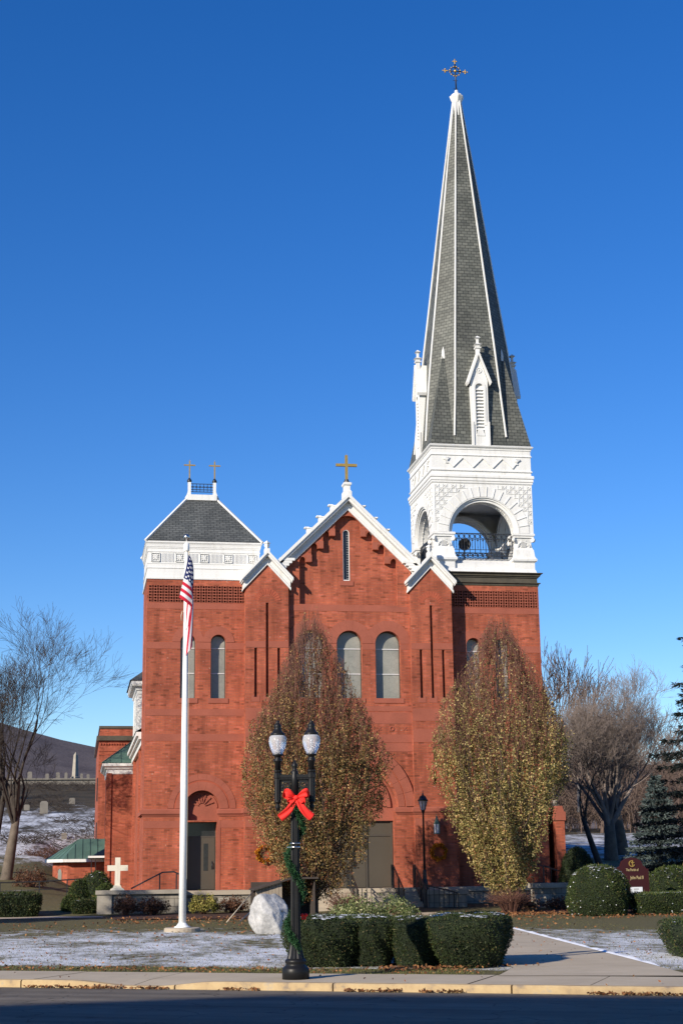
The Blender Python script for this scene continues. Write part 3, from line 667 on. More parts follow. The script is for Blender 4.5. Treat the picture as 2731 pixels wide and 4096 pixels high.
# --- nave gable between the buttresses
XC = 11.05
stp = [(.57, 15.49), (1.08, 14.93), (1.59, 14.33), (2.1, None)]
def stepped():
    R_ = [(2.1, 12.5)]
    def scallop(xo, xi, z):    # small corbel arch outside, flat ledge towards the middle
        r = (xo - xi) * .27
        return [(xo, z + .02)] + [(xo - r + r * math.cos(R(a)), z + .02 + r * 1.3 * math.sin(R(a))) for a in (30, 60, 90, 120, 150)] + [(xo - 2 * r, z + .02), (xo - 2 * r, z - .02), (xi, z - .02)]
    for (xo, z), (xi) in (((2.1, 14.33), 1.59), ((1.59, 14.93), 1.08), ((1.08, 15.49), .57)): R_ += scallop(xo, xi, z)
    right = [(XC + x, z) for x, z in R_]
    top = arc(XC, 15.80, .57, 0, 180, 18)
    left = [(2 * XC - x, z) for x, z in reversed(right)]
    return right + top + left
pan = stepped()
wins = [(9.40, .54), (11.05, .54), (12.70, .54)]; zs = 10.86; zsill = 8.56
portal = arch(XC, .86, 1.78, 3.97, 2)[:2] + [(XC + 1.78, 3.95)] + arc(XC, 3.97, 1.88, 0, 180, 26) + [(XC - 1.78, 3.95)]
hs = [arch(c, zsill, h, zs, 18) for c, h in wins] + [portal, pan]
g = MB(); g.holes([(XC - 2.7, .3), (XC + 2.7, .3), (XC + 2.7, 14.35), (XC, 16.95), (XC - 2.7, 14.35)], hs, TC, .3, depths=[.34] * 3 + [.45, .22])
lan = arch(XC - .05, 13.58, .145, 15.66, 12)
g.holes([(XC - 2.15, 12.45), (XC + 2.15, 12.45), (XC + 2.15, 14.5), (XC + .62, 16.45), (XC - .62, 16.45), (XC - 2.15, 14.5)], [lan], TC + .22, .10)
for s in (-1, 1): g.box(*sorted((XC + s * 2.6, XC + s * 3.2)), TC + .4, TC + .6, .3, 14.3)
part(g, 'gable_wall', M['brick'])
# body of the nave behind
g = MB(); g.box(6.4, 15.7, T0 + .35, 95, .5, 13.0); g.prism([(6.4, 13.0), (15.7, 13.0), (XC, 16.4)], TC + .5, TC + .6)
part(g, 'nave_wall', M['brick'])
g = MB(); g.add([(6.1, TC + .62, 12.9), (XC, TC + .62, 16.75), (16.0, TC + .62, 12.9), (6.1, 95, 12.9), (XC, 95, 16.75), (16.0, 95, 12.9)], [(0, 1, 4, 3), (1, 2, 5, 4)]); part(g, 'nave_roof', M['slate'])
for c, h in wins:
    o = window(c, h, zsill, zs, TC + .3, (9.60, 10.66))
    g = MB(); voussoirs(g, c, zs, h, .98, TC, .012 + .007 * (c == XC), 9); part(g, 'window_arch', M['stone'], o)
    g = MB(); sill(g, c, h + .1, zsill, TC); part(g, 'window_sill', M['stone'], o)
# lancet
g = MB(); g.prism(lan, TC + .32, TC + .36); o = part(g, 'lancet_window', M['leadglass'])
g = MB()
for i in range(19): g.box(XC - .05 + .03, XC - .05 + .13, TC + .30, TC + .315, 13.68 + i * .105, 13.688 + i * .105)
part(g, 'glazing_bar', M['bar'], o)
g = MB(); xl = XC - .05
g.prism(arc(xl, 15.66, .142, 0, 180, 12) + [(xl - .142, 13.60), (xl - .12, 13.60)] + list(reversed(arc(xl, 15.66, .12, 0, 180, 12))) + [(xl + .12, 13.60), (xl + .142, 13.60)], TC + .235, TC + .30)
g.box(xl - .142, xl + .142, TC + .24, TC + .30, 13.582, 13.62); part(g, 'window_frame', M['white'], o)
g = MB(); sill(g, xl, .29, 13.56, TC + .22); part(g, 'window_sill', M['stone'], o)
# stone dressings of the gable
def tband(x0, x1, z0, z1, pr=.012): q = MB(); band(q, x0, x1, z0, z1, TC, pr); part(q, 'stone_band', M['stone'])
g = MB(); band(g, XC - 2.6, XC + 2.6, 12.22, 12.46, TC, .012); g.prism([(XC - 2.1, 12.455), (XC + 2.1, 12.455), (XC + 2.1, 12.505), (XC - 2.1, 12.505)], TC - .009, TC + .1); part(g, 'string_course', M['stone'])
for s in (-1, 1):
    for xo, xi, z in ((2.1, 1.59, 14.33), (1.59, 1.08, 14.93), (1.08, .57, 15.49)):
        g = MB(); g.prism([(XC + s * (xo + .02), z + .2), (XC + s * (xo + .02), z + .3), (XC + s * (xi - .02), z + .3), (XC + s * (xi - .02), z - .0), (XC + s * (xi + .2), z - .0), (XC + s * (xi + .2), z + .2)], TC - .01, TC + .05); part(g, 'corbel_stone', M['stone'])
wg = [(c - h - .004, c + h + .004) for c, h in wins]
for a, b in ((XC - 2.62, wg[0][0]), (wg[0][1], wg[1][0]), (wg[1][1], wg[2][0]), (wg[2][1], XC + 2.62)): tband(a, b, 10.60, 10.84, .010)
for z0, z1 in ((8.02, 8.22), (7.5, 7.98), (6.35, 6.7), (6.72, 7.05)): tband(XC - 2.62, XC + 2.62, z0, z1)
for x, ty in ((-2.4, 'x'), (-1.83, 'o'), (-1.22, 'x'), (-.61, 'o'), (0, 'x'), (.61, 'o'), (1.22, 'x'), (1.75, 'o'), (2.3, 'x')):
    g = MB()
    if ty == 'o': g.prism(ring(XC + x, 7.3, .065, .095, 0, 359.9, 16), TC - .03, TC + .02)
    else:
        for a in (45, 135):
            ca, sa = math.cos(R(a)), math.sin(R(a)); p = [(-.09, -.016), (.09, -.016), (.09, .016), (-.09, .016)]
            g.prism([(XC + x + u * ca - v * sa, 7.3 + u * sa + v * ca) for u, v in p], TC - .02 - (a > 90) * .003, TC + .02)
    part(g, 'carved_ring' if ty == 'o' else 'carved_cross', M['stone'])
g = MB(); voussoirs(g, XC, 4.08, 2.27, 2.64, TC, .09, 13, 0.5, 179.5); pa = part(g, 'portal_arch', M['stone'])
g = MB(); voussoirs(g, XC, 4.08, 1.95, 2.23, TC, .02, 13, .5, 179.5); part(g, 'inner_arch', M['stone'], pa)
g = MB(); g.cornice(XC - 2.65, XC - 1.9, TC, TC + .3, [(0, 3.77), (.03, 3.78), (.03, 3.81), (.06, 3.83), (.06, 3.86), (.10, 3.875), (.10, 4.02), (.04, 4.075), (0, 4.08)])
g.cornice(XC + 1.9, XC + 2.65, TC, TC + .3, [(0, 3.77), (.03, 3.78), (.03, 3.81), (.06, 3.83), (.06, 3.86), (.10, 3.875), (.10, 4.02), (.04, 4.075), (0, 4.08)]); part(g, 'belt_course', M['stone'])
g = MB(); g.box(XC - 1.9, XC + 1.9, TC + .26, TC + .5, 3.54, 4.06); g.prism(arch(XC, 4.06, 1.95, 4.07, 26), TC + .3, TC + .5)
g.prism(ring(XC, 4.08, 1.48, 1.68, 0, 180, 26), TC + .22, TC + .3); g.prism(ring(XC, 4.08, 1.2, 1.3, 0, 180, 22), TC + .25, TC + .3)
for i in range(12):
    for j in range(8):
        x = XC - 1.1 + i * .2; z = 4.12 + j * .14
        if math.hypot(x + .1 - XC, z + .07 - 4.08) < 1.14 and (i + j) % 2: g.box(x, x + .19, TC + .28, TC + .3, z, z + .13)
part(g, 'tympanum', M['stone'])
for i, (a, b) in enumerate(((-1.78, -.9), (-.88, -.02), (0.02, .88), (.9, 1.78))):
    pass
xs_ = [-1.72, -.62, .02, .66, 1.72]
g = MB()
for x in (-1.76, -.62, .66, 1.72): g.box(XC + x - .04, XC + x + .04, TC + .36, TC + .44, .86, 3.55)
g.box(XC - 1.78, XC + 1.78, TC + .37, TC + .44, 2.92, 3.0); g.box(XC - 1.78, XC + 1.78, TC + .37, TC + .44, 3.48, 3.56); part(g, 'door_frame', M['dframe'])
door_leaf(XC - 1.72, XC - .66, .88, 2.92, TC + .40); door_leaf(XC - .58, XC + .02, .88, 2.92, TC + .4, (XC - .45, XC - .3, 1.7, 2.6))
door_leaf(XC + .02, XC + .62, .88, 2.92, TC + .4, (XC + .1, XC + .22, 1.62, 2.4), (XC + .12, 1.9)); door_leaf(XC + .70, XC + 1.70, .88, 2.92, TC + .4)
g = MB(); g.box(XC - 1.72, XC + 1.70, TC + .41, TC + .44, 3.0, 3.5); part(g, 'transom', M['door'])
# gable coping with stepped ornaments, pedestal and cross
g = MB(); raking(g, XC, 17.30, 2.95, 14.42, TC, .22, .34, .1, .55)
for s in (-1, 1):
    for i in range(4): g.box(*sorted((XC + s * (2.33 + .12 * i), XC + s * 2.98)), TC - .28 + .01 * i, TC + .3, 14.42 - .11 * (i + 1), 14.42 - .11 * i)
cp = part(g, 'gable_coping', M['white'])
for s in (-1, 1):
    for k in range(3):
        x = XC + s * (.62 + .52 * k); z = 17.30 - .976 * abs(x - XC)
        g = MB(); g.box(x - .10, x + .10, TC + .1, TC + .3, z - .15, z + .12); g.box(*sorted((x - .14, x + .14)), TC + .06, TC + .34, z + .12, z + .15)
        g.tube([(x + s * .17, TC + .06, z + .15), (x + s * .17, TC + .34, z + .15)], .035, 8); g.box(*sorted((x, x + s * .17)), TC + .065, TC + .335, z + .15, z + .18)
        part(g, 'crocket', M['white'], cp)
g = MB(); g.cornice(XC - .13, XC + .11, TC - .1, TC + .3, [(.06, 17.1), (.06, 17.42), (.0, 17.5), (0, 17.68), (.05, 17.72), (.06, 17.80), (.0, 17.84)]); part(g, 'pedestal', M['white'], cp)
o = gold_cross(XC - .01, TC + .1, 17.98, 1.10, .46, .115, 18.64); tag(o, label='large gilt cross on the white pedestal above the gable')
g = MB(); g.lathe([(.13, 17.84), (.12, 17.93), (.09, 17.95), (.09, 18.0)], 8, (XC - .01, TC + .1, 0), 0, False); g.build('cross_base', M['iron'], o)

# --- bell tower top
BX, BY = 17.15, T0 + 2.25
H = 2.25
g = MB(); g.cornice(BX - 2.35, BX + 2.35, T0, T0 + 4.5, [(0, 13.50), (.03, 13.55), (.03, 13.60), (.10, 13.63), (.10, 13.66), (-.02, 13.69), (-.02, 13.87), (.03, 13.89), (.03, 13.93), (.09, 13.95), (.10, 14.0), (.19, 14.06), (.19, 14.09), (.0, 14.12)])
part(g, 'dark_cornice', M['darkcorn'])
g = MB(); g.cornice(BX - H, BX + H, BY - H, BY + H, [(.08, 14.09), (.05, 14.14), (.02, 14.25), (-.1, 14.30), (-.1, 14.52), (-.25, 14.60), (-.55, 14.80), (-.62, 14.82)])
part(g, 'belfry_base', M['white'])
def side(builder, name, mat, n=4, parent=None):
    g = MB(); builder(g); me = None; out = []
    for k in range(n):
        if me is None: o = g.build(name, mat, parent if parent is not None else CH); me = o.data
        else: o = link(name, me, parent if parent is not None else CH)
        o.matrix_local = Matrix.Translation((BX, BY, 0)) @ Matrix.Rotation(R(-90 * k), 4, 'Z'); out.append(o)
    return out
def f_wall(g):
    g.holes([(-H, 15.85), (-1.55, 15.85)] + [(-1.6, 15.87)] + list(reversed(arc(0, 15.87, 1.6, 0, 180, 30)))[1:-1] + [(1.6, 15.87), (1.55, 15.85), (H, 15.85), (H, 18.12), (-H, 18.12)], [], -H)
    # archivolt steps
    g.prism(ring(0, 15.87, 1.50, 1.62, 0, 180, 30), -H + .03, -H + .65); g.prism(ring(0, 15.87, 1.40, 1.505, 0, 180, 30), -H + .10, -H + .60)
    g.prism(ring(0, 15.87, 1.57, 1.605, 0, 180, 30), -H - .03, -H + .05)
walls = side(f_wall, 'belfry_wall', M['white'])
def f_vous(g):
    n = 17
    for i in range(n):
        a0, a1 = 180 * i / n, 180 * (i + 1) / n
        g.prism(ring(0, 15.87, 1.62, 2.06, a0 + .35, a1 - .35, 3), -H - .022, -H + .01)
        if i: 
            c, s = math.cos(R(a0)), math.sin(R(a0)); g.bar((c * 1.62, -H - .02, 15.87 + s * 1.62), (c * 2.07, -H - .02, 15.87 + s * 2.07), .034, .06, (0, 1, 0))
def f_bulb(g):
    g.tube([(1.39 * math.cos(R(a)), -H + .32, 15.87 + 1.39 * math.sin(R(a))) for a in range(0, 181, 10)], .012, 4)
    for i in range(1, 18):
        a = R(180 * i / 18); g.sphere((1.38 * math.cos(a), -H + .32, 15.87 + 1.38 * math.sin(a)), .03, 0, 6)
def f_grid(g):
    c = .190; z0 = 15.93; nx_, nz_ = 23, 11
    keep = lambda x, z: math.hypot(x, z - 15.87) > 2.14
    for i in range(nx_):
        for j in range(nz_):
            x = -2.185 + (i + .5) * c; z = z0 + (j + .5) * c
            if not keep(x, z): continue
            q = c / 2
            g.box(x - q, x - q + .028, -H - .022, -H, z - q, z + q); g.box(x - q + .028, x + q, -H - .020, -H, z - q, z - q + .028)
            if (i + j) % 2 == 0: g.prism(ring(x + .01, z + .01, .034, .062, 0, 359.9, 12), -H - .028, -H)
for nm, fn in (('arch_stones', f_vous), ('checker_relief', f_grid), ('light_string', f_bulb)):
    for o, wl in zip(side(fn, nm, M['white']), walls): o.parent = wl; o.matrix_local = Matrix.Identity(4)
g = MB()
PR = [(.04, 14.09), (.02, 14.14), (0, 14.25), (0, 14.55), (.05, 14.60), (.09, 14.63), (.10, 14.72), (.06, 14.76), (.02, 14.84), (-.02, 15.15), (-.05, 15.18), (-.06, 15.23), (-.06, 15.25)]
piers = []
for sx in (-1, 1):
    for sy in (-1, 1):
        cx_, cy_ = BX + sx * 1.79, BY + sy * 1.79
        g = MB(); g.cornice(cx_ - .46, cx_ + .46, cy_ - .46, cy_ + .46, PR); p = part(g, 'pier', M['white'])
        g = MB(); g.cornice(cx_ - .36, cx_ + .36, cy_ - .36, cy_ + .36, [(0, 15.24), (.0, 15.45), (.05, 15.62), (.02, 15.66), (.10, 15.68), (.10, 15.74), (.14, 15.77), (.14, 15.86), (.10, 15.88)])
        for ax, ay in ((-1, -1), (1, -1), (1, 1), (-1, 1)):    # corner scrolls
            q = Matrix.Translation((cx_ + ax * .43, cy_ + ay * .43, 15.58)) @ Matrix.Rotation(R(45 * ax * ay), 4, 'Z')
            g.lathe([(.085, -.06), (.10, -.04), (.10, .04), (.085, .06)], 12, (0, 0, 0), 0, True, None, q @ Matrix.Rotation(R(90), 4, 'X'))
        for face in range(4):                                  # carved lyre panel on every face
            Q = Matrix.Translation((cx_, cy_, 0)) @ Matrix.Rotation(R(90 * face), 4, 'Z')
            for i in range(6): g.box(-.1 + .04 * i - .009, -.1 + .04 * i + .009, -.41, -.34, 15.27, 15.58, 0, Q)
            g.prism(ring(0, 15.25, .24, .28, 0, 180, 12), -.42, -.34, 0, Q)
            for s in (-1, 1): g.sphere((s * .17, -.38, 15.36), .035, 0, 6, (1, .6, 1.4), Q); g.sphere((s * .12, -.38, 15.52), .03, 0, 6, (1, .6, 1), Q)
        part(g, 'capital', M['white'], p); piers.append(p)
def f_rail(g):
    y = -H + .2; z0, z1 = 14.84, 15.86
    for z, h in ((z0 + .03, .03), (z0 + .16, .02), (z0 + .30, .02), (z1 - .25, .022), (z1, .035)): g.box(-1.34, 1.34, y - .018, y + .018, z - h / 2, z + h / 2)
    n = 11
    for i in range(n + 1):
        x = -1.32 + 2.64 * i / n; g.box(x - .014, x + .014, y - .014, y + .014, z0, z1)
        if i < n:
            xm = x + 1.32 / n; g.prism(ring(xm, z1 - .125, .085, .108, 0, 359.9, 14), y - .012, y + .012)
            g.box(xm - .009, xm + .009, y - .01, y + .01, z0 + .3, z1 - .25); g.sphere((xm, y, z0 + .42), .024, 0, 6); g.sphere((xm, y, z1 - .31), .04, 0, 6, (1.2, .5, .8))
            g.prism(ring(xm, z0 + .165, .07, .09, 180, 360, 8), y - .012, y + .012)
rails = side(f_rail, 'balcony_railing', M['iron'])
for x, y, z, lab, mt, dr in ((16.45, BY - 1.55, 15.45, 'dark round loudspeaker behind the belfry railing', 'iron', (-.25, -1, 0)), (18.25, BY - 1.2, 15.35, 'pale horn loudspeaker at the right of the belfry opening', 'white', (.8, -.5, 0))):
    t = thing('loudspeaker', lab, 'loudspeaker', (x, y, 14.62)); q = Vector(dr).to_track_quat('Z', 'Y').to_matrix().to_4x4(); q = Matrix.Translation((x, y, z)) @ q
    g = MB(); g.lathe([(.06, -.3), (.07, -.12), (.14, -.02), (.27, .10), (.28, .12), (.24, .11), (.05, -.05)], 18, (0, 0, 0), 0, True, None, q); part(g, 'horn', M[mt], t)
    g = MB(); g.box(x - .03, x + .03, y + .05, y + .11, 14.62, z); g.box(x - .15, x + .15, y - .05, y + .2, 14.62, 14.66); part(g, 'stand', M['iron'], t); place(t)
# ceiling, floor and entablature
g = MB(); g.box(BX - 2.2, BX + 2.2, BY - 2.2, BY + 2.2, 17.72, 17.8); g.box(BX - 1.9, BX + 1.9, BY - 1.9, BY + 1.9, 14.4, 14.62); g.box(BX - .2, BX + .4, BY - .3, BY - .1, 17.62, 17.72); part(g, 'belfry_ceiling', M['white'])
g = MB(); g.cornice(BX - H, BX + H, BY - H, BY + H, [(0, 18.05), (.04, 18.10), (.04, 18.17), (.07, 18.19), (.07, 18.26), (.06, 18.30), (.10, 18.34), (.10, 18.44), (.08, 18.47), (0, 18.49), (0, 18.62), (.05, 18.64), (.05, 18.68), (.02, 18.70), (0, 18.74), (0, 19.32), (.04, 19.34), (.04, 19.37), (.0, 19.43), (0, 19.60), (.03, 19.63), (.03, 19.68), (.10, 19.74), (.12, 19.79), (.06, 19.83)])
be = part(g, 'belfry_entablature', M['white'])
def f_zig(g):
    y = -H; z0, z1 = 18.80, 19.24; n = 4; L = 3.6 / n / 1.0
    xs2 = [-1.75, -1.30, -.85, -.40, .05, .50, .95, 1.40, 1.75]
    up = False; zc = [z1, z0, z1, z0, z1, z0, z1, z0, z1]
    for i in range(8): g.bar((xs2[i], y - .015, zc[i]), (xs2[i + 1], y - .015, zc[i + 1]), .03, .075, (0, 1, 0))
    for s in (-1, 1):
        bx = s * 1.58; bz = 19.02
        for k in range(5):
            a = R(40 + 22 * k if s > 0 else 140 - 22 * k); a = R(90 + (k - 2) * 20 + (-1) * s * 10)
            g.tube([(bx, y - .03, bz), (bx + .1 * math.cos(a), y - .045, bz + .12), (bx + .26 * math.cos(a), y - .04, bz + .25 * math.sin(a))], [.016, .026, .014], 5)
        g.box(bx - .06, bx + .06, y - .05, y, bz - .05, bz)
for o in side(f_zig, 'zigzag_ornament', M['white'], 4, be): pass

# spire: octagon with broached corners
LV = [(19.80, 2.26, 1.20), (21.0, 2.16, 1.12), (22.5, 2.02, 1.02), (24.5, 1.80, .91), (26.9, 1.50, .76), (33.9, .645, .325), (37.75, .16, .075)]
def octo(a, h): return [(-h, -a), (h, -a), (a, -h), (a, h), (h, a), (-h, a), (-a, h), (-a, -h)]
g = MB(); vs = []
for z, a, h in LV: vs += [(BX + x, BY + y, z) for x, y in octo(a, h)]
fs = [(8 * k + i, 8 * k + (i + 1) % 8, 8 * k + 8 + (i + 1) % 8, 8 * k + 8 + i) for k in range(len(LV) - 1) for i in range(8)]
g.add(vs, fs)
za, aa, ha = 24.55, 1.80, .91; m_ = (aa + ha) / 2 + .01
for sx, sy in ((-1, -1), (1, -1), (1, 1), (-1, 1)):
    z0, a0, h0 = LV[0]; c = (BX + sx * 2.30, BY + sy * 2.30, 19.80); p = (BX + sx * (h0 - .02), BY + sy * (a0 + .012), 19.80); q = (BX + sx * (a0 + .012), BY + sy * (h0 - .02), 19.80); ap = (BX + sx * m_, BY + sy * m_, za)
    f1, f2 = [(c, p, ap), (q, c, ap)] if sx * sy > 0 else [(p, c, ap), (c, q, ap)]
    if sx * sy > 0: f1, f2 = (p, c, ap), (c, q, ap)
    def orient(f):
        n = (Vector(f[1]) - Vector(f[0])).cross(Vector(f[2]) - Vector(f[0])); o = Vector(f[0]) - Vector((BX, BY, f[0][2]))
        return f if n.dot(o) > 0 else (f[0], f[2], f[1])
    g.add(orient(f1), [(0, 1, 2)]); g.add(orient(f2), [(0, 1, 2)])
sp = part(g, 'spire', M['slate_g'])
for i in range(8):
    g = MB(); pts = []
    for z in np.linspace(20.25, 37.7, 20):
        a = float(np.interp(z, [l[0] for l in LV], [l[1] for l in LV])); h = float(np.interp(z, [l[0] for l in LV], [l[2] for l in LV])); x, y = octo(a + .02, h + .01)[i]; pts.append((BX + x, BY + y, z))
    g.tube(pts, [.042] * 15 + [.036] * 5, 5, 0, False); part(g, 'spire_rib', M['white'], sp)
for sx, sy in ((-1, -1), (1, -1), (1, 1), (-1, 1)):
    g = MB(); x, y = BX + sx * m_, BY + sy * m_; g.lathe([(.10, za - .45), (.07, za - .1), (.005, za + .14)], 6, (x, y, 0), 0, False); part(g, 'broach_tip', M['white'], sp)
g = MB(); g.lathe([(.275, 36.9), (.215, 37.5), (.20, 37.62), (.26, 37.74), (.34, 37.92), (.35, 37.98), (.26, 38.04), (.24, 38.10), (.1, 38.12), (.08, 38.32), (.03, 38.36)], 8, (BX, BY, 0), 0, False); part(g, 'spire_cap', M['white'], sp)
# iron cross with gilt ends
g = MB(); cy_ = BY; X = BX - .03
g.tube([(X + .03, cy_, 38.3), (X, cy_, 39.75)], .034, 6); g.tube([(X - .42, cy_, 39.36), (X + .42, cy_, 39.36)], .026, 6)
g.prism(ring(X, 39.36, .2, .225, 0, 359.9, 20), cy_ - .012, cy_ + .012)
for z in (38.42, 38.86):
    for s in (-1, 1): g.tube([(X + .02, cy_, z), (X + s * .1, cy_, z), (X + s * .11, cy_, z + .03)], .012, 4)
o = part(g, 'cross', M['iron'], label='black iron cross with gilt tips on top of the spire')
g = MB()
for a in range(12):
    t = R(15 + 30 * a); g.sphere((X + .26 * math.cos(t), cy_, 39.36 + .26 * math.sin(t)), .038, 0, 8)
g.sphere((X, cy_ - .03, 39.36), .075, 0, 10)
for dx, dz in ((0, 1), (1, 0), (-1, 0)):
    for r, q in ((.40, .038), (.46, .038), (.52, .045)): g.sphere((X + dx * (r + (.0 if dz else 0)), cy_, 39.36 + dz * (r + .02)), q, 0, 8)
    for s in (-1, 1): g.sphere((X + dx * .5 + dz * s * .08, cy_, 39.36 + dz * .53 + dx * s * .08), .04, 0, 8)
    g.sphere((X + dx * .61, cy_, 39.36 + dz * .63), .035, 0, 8)
g.build('cross_tip', M['gold'], o)
# lucarnes
def f_luc(g):
    y = -2.31
    g.holes([(-.39, 19.80), (.39, 19.80), (.39, 22.85), (0, 24.0), (-.39, 22.85)], [arch(0, 20.25, .19, 22.5, 12)], y, .10)
    for s in (-1, 1):
        v = [(s * .39, y, 19.8), (s * .39, -1.2, 19.8), (s * .39, -1.2, 22.85), (s * .39, y, 22.85)]; g.add(v, [(0, 1, 2, 3) if s > 0 else (3, 2, 1, 0)])
        d = [(0, 24.22), (0, 24.02), (s * .50, 22.62), (s * .56, 22.74)]
        g.prism(d, y - .12, -1.2)
    g.prism(arch(0, 20.25, .2, 22.5, 12), y + .09, y + .12)
    g.prism(ring(0, 22.5, .19, .29, 0, 180, 14) , y - .025, y + .01)
    for s in (-1, 1): g.box(*sorted((s * .192, s * .29)), y - .025, y + .01, 20.75, 22.5); g.box(*sorted((s * .30, s * .42)), y - .05, y + .02, 19.80, 20.9)
    g.prism([(-.19, 20.25), (.19, 20.25), (.19, 20.3), (.1, 20.55), (-.1, 20.55), (-.19, 20.3)], y - .02, y + .1)
    g.prism(ring(0, 23.3, .09, .13, 0, 359.9, 16), y - .03, y + .01); g.sphere((0, y, 23.3), .05, 0, 8)
lu = side(f_luc, 'lucarne', M['white'])
def f_louv(g):
    y = -2.31
    for i in range(13):
        z = 20.55 + i * .155; g.add([(-.185, y + .01, z - .02), (.185, y + .01, z - .02), (.185, y + .085, z + .06), (-.185, y + .085, z + .06), (-.185, y + .01, z - .0), (.185, y + .01, z - .0), (.185, y + .085, z + .08), (-.185, y + .085, z + .08)], [(0, 1, 5, 4), (4, 5, 6, 7), (0, 3, 2, 1)])
def f_fin(g):
    y = -2.25; g.box(-.085, .085, y - .085, y + .085, 24.0, 24.32); g.cornice(-.08, .08, y - .08, y + .08, [(0, 24.3), (.05, 24.34), (.06, 24.40), (0, 24.42), (.02, 24.46), (.09, 24.52), (.02, 24.56), (-.03, 24.60), (-.03, 24.78), (.01, 24.82), (.045, 24.84), (-.075, 24.96)])
for nm, fn in (('louvre', f_louv), ('finial', f_fin)):
    for o, p in zip(side(fn, nm, M['white']), lu): o.parent = p; o.matrix_local = Matrix.Identity(4)

# --- side aisle, transept with copper roof, white louvred turret (left flank of the church)
g = MB(); g.box(2.74, 6.4, T0 + 3.6, 79.0, .5, 7.35); g.box(2.62, 2.80, 69.5, 70.3, .5, 7.0); g.box(2.62, 2.80, 76.6, 77.2, .5, 7.0); part(g, 'aisle_wall', M['brick'])
g = MB(); g.box(2.60, 2.74, T0 + 3.7, 78.86, 6.95, 7.2); g.box(2.48, 2.74, T0 + 3.7, 78.75, 7.2, 7.33); g.box(2.38, 2.74, T0 + 3.7, 78.66, 7.33, 7.5); part(g, 'aisle_cornice', M['white'])
g = MB(); g.add([(2.34, T0 + 3.7, 7.51), (6.4, T0 + 3.7, 9.9), (6.4, 79, 9.9), (2.34, 79, 7.51)], [(0, 1, 2, 3)]); part(g, 'aisle_roof', M['copper'])
g = MB(); g.box(1.42, 6.4, 79.0, 84.5, .5, 6.6); g.box(1.36, 1.62, 78.93, 79.0, .5, 6.5); part(g, 'transept_wall', M['brick'])
g = MB(); g.cornice(1.42, 6.4, 79.0, 84.5, [(0.03, 6.45), (.05, 6.5), (.05, 6.68), (.14, 6.72), (.14, 6.78), (.26, 6.84), (.28, 6.98), (.2, 7.0)]); part(g, 'transept_cornice', M['white'])
g = MB(); A = [(1.12, 78.7, 7.0), (6.6, 78.7, 7.0), (6.6, 84.8, 7.0), (1.12, 84.8, 7.0), (3.6, 81.75, 8.95), (6.6, 81.75, 8.95)]
g.add(A, [(0, 1, 5, 4), (2, 3, 4, 5), (3, 0, 4), (1, 2, 5)])
for i in range(9):
    t = i / 8; x = 1.5 + t * 4.5; zt = min(8.95, 7.0 + (x - 1.12) / 2.48 * 1.95); yt = 78.7 + (zt - 7.0) / 1.95 * 3.05
    g.bar((x, 78.7, 7.015), (x, yt, zt + .015), .03, .04)
g.bar(A[0], A[4], .05, .05)
part(g, 'transept_roof', M['copper'])
g = MB(); g.box(2.96, 6.2, 81.0, 86.2, 7.5, 11.2)
for k in range(11): g.box(2.955, 6.2, 80.985, 81.0, 7.9 + .3 * k, 7.92 + .3 * k)
for y in (81.0, 82.6, 84.2, 86.0): g.box(2.90, 2.96, y, y + .28, 7.5, 10.9)
tw = part(g, 'louvred_turret', M['white'])
g = MB(); g.cornice(2.96, 6.2, 81.0, 86.2, [(.04, 10.75), (.06, 10.9), (.12, 10.95), (.14, 11.1), (.34, 11.16), (.34, 11.22), (.38, 11.24), (.38, 11.42)]); part(g, 'turret_cornice', M['white'], tw)
g = MB()
for y in (81.35, 82.95, 84.55): g.box(2.93, 2.962, y, y + 1.15, 8.9, 10.7)
part(g, 'turret_louvre', M['dframe'], tw)
g = MB(); g.add([(2.5, 80.55, 11.43), (6.6, 80.55, 11.43), (6.6, 86.6, 11.43), (2.5, 86.6, 11.43), (4.6, 83.5, 13.2)], [(0, 1, 4), (1, 2, 4), (2, 3, 4), (3, 0, 4)]); part(g, 'turret_roof', M['slate'], tw)
# right flank
g = MB(); g.box(15.7, 19.45, T0 + 4.4, 80, .5, 7.4); g.box(19.4, 22.4, 71.8, 77.5, .5, 9.0); g.prism([(19.4, 9.0), (22.52, 9.0), (22.52, 9.55), (22.25, 10.1), (20.5, 12.5), (19.4, 12.5)], 71.7, 77.5); part(g, 'aisle_wall', M['brick'])
g = MB(); g.box(19.45, 19.82, 65.9, 71, .3, 4.4); g.box(19.80, 20.17, 62.85, 71, .3, 3.50); part(g, 'porch_wall', M['brick'])
g = MB(); g.box(19.75, 20.22, 62.8, 71, 3.50, 3.86); g.prism([(19.80, 3.86), (20.17, 3.86), (20.1, 4.1), (19.87, 4.1)], 62.85, 71); part(g, 'pier_cap', M['stone'])
CH.location = (11.05, 62.5, .86); place(CH)

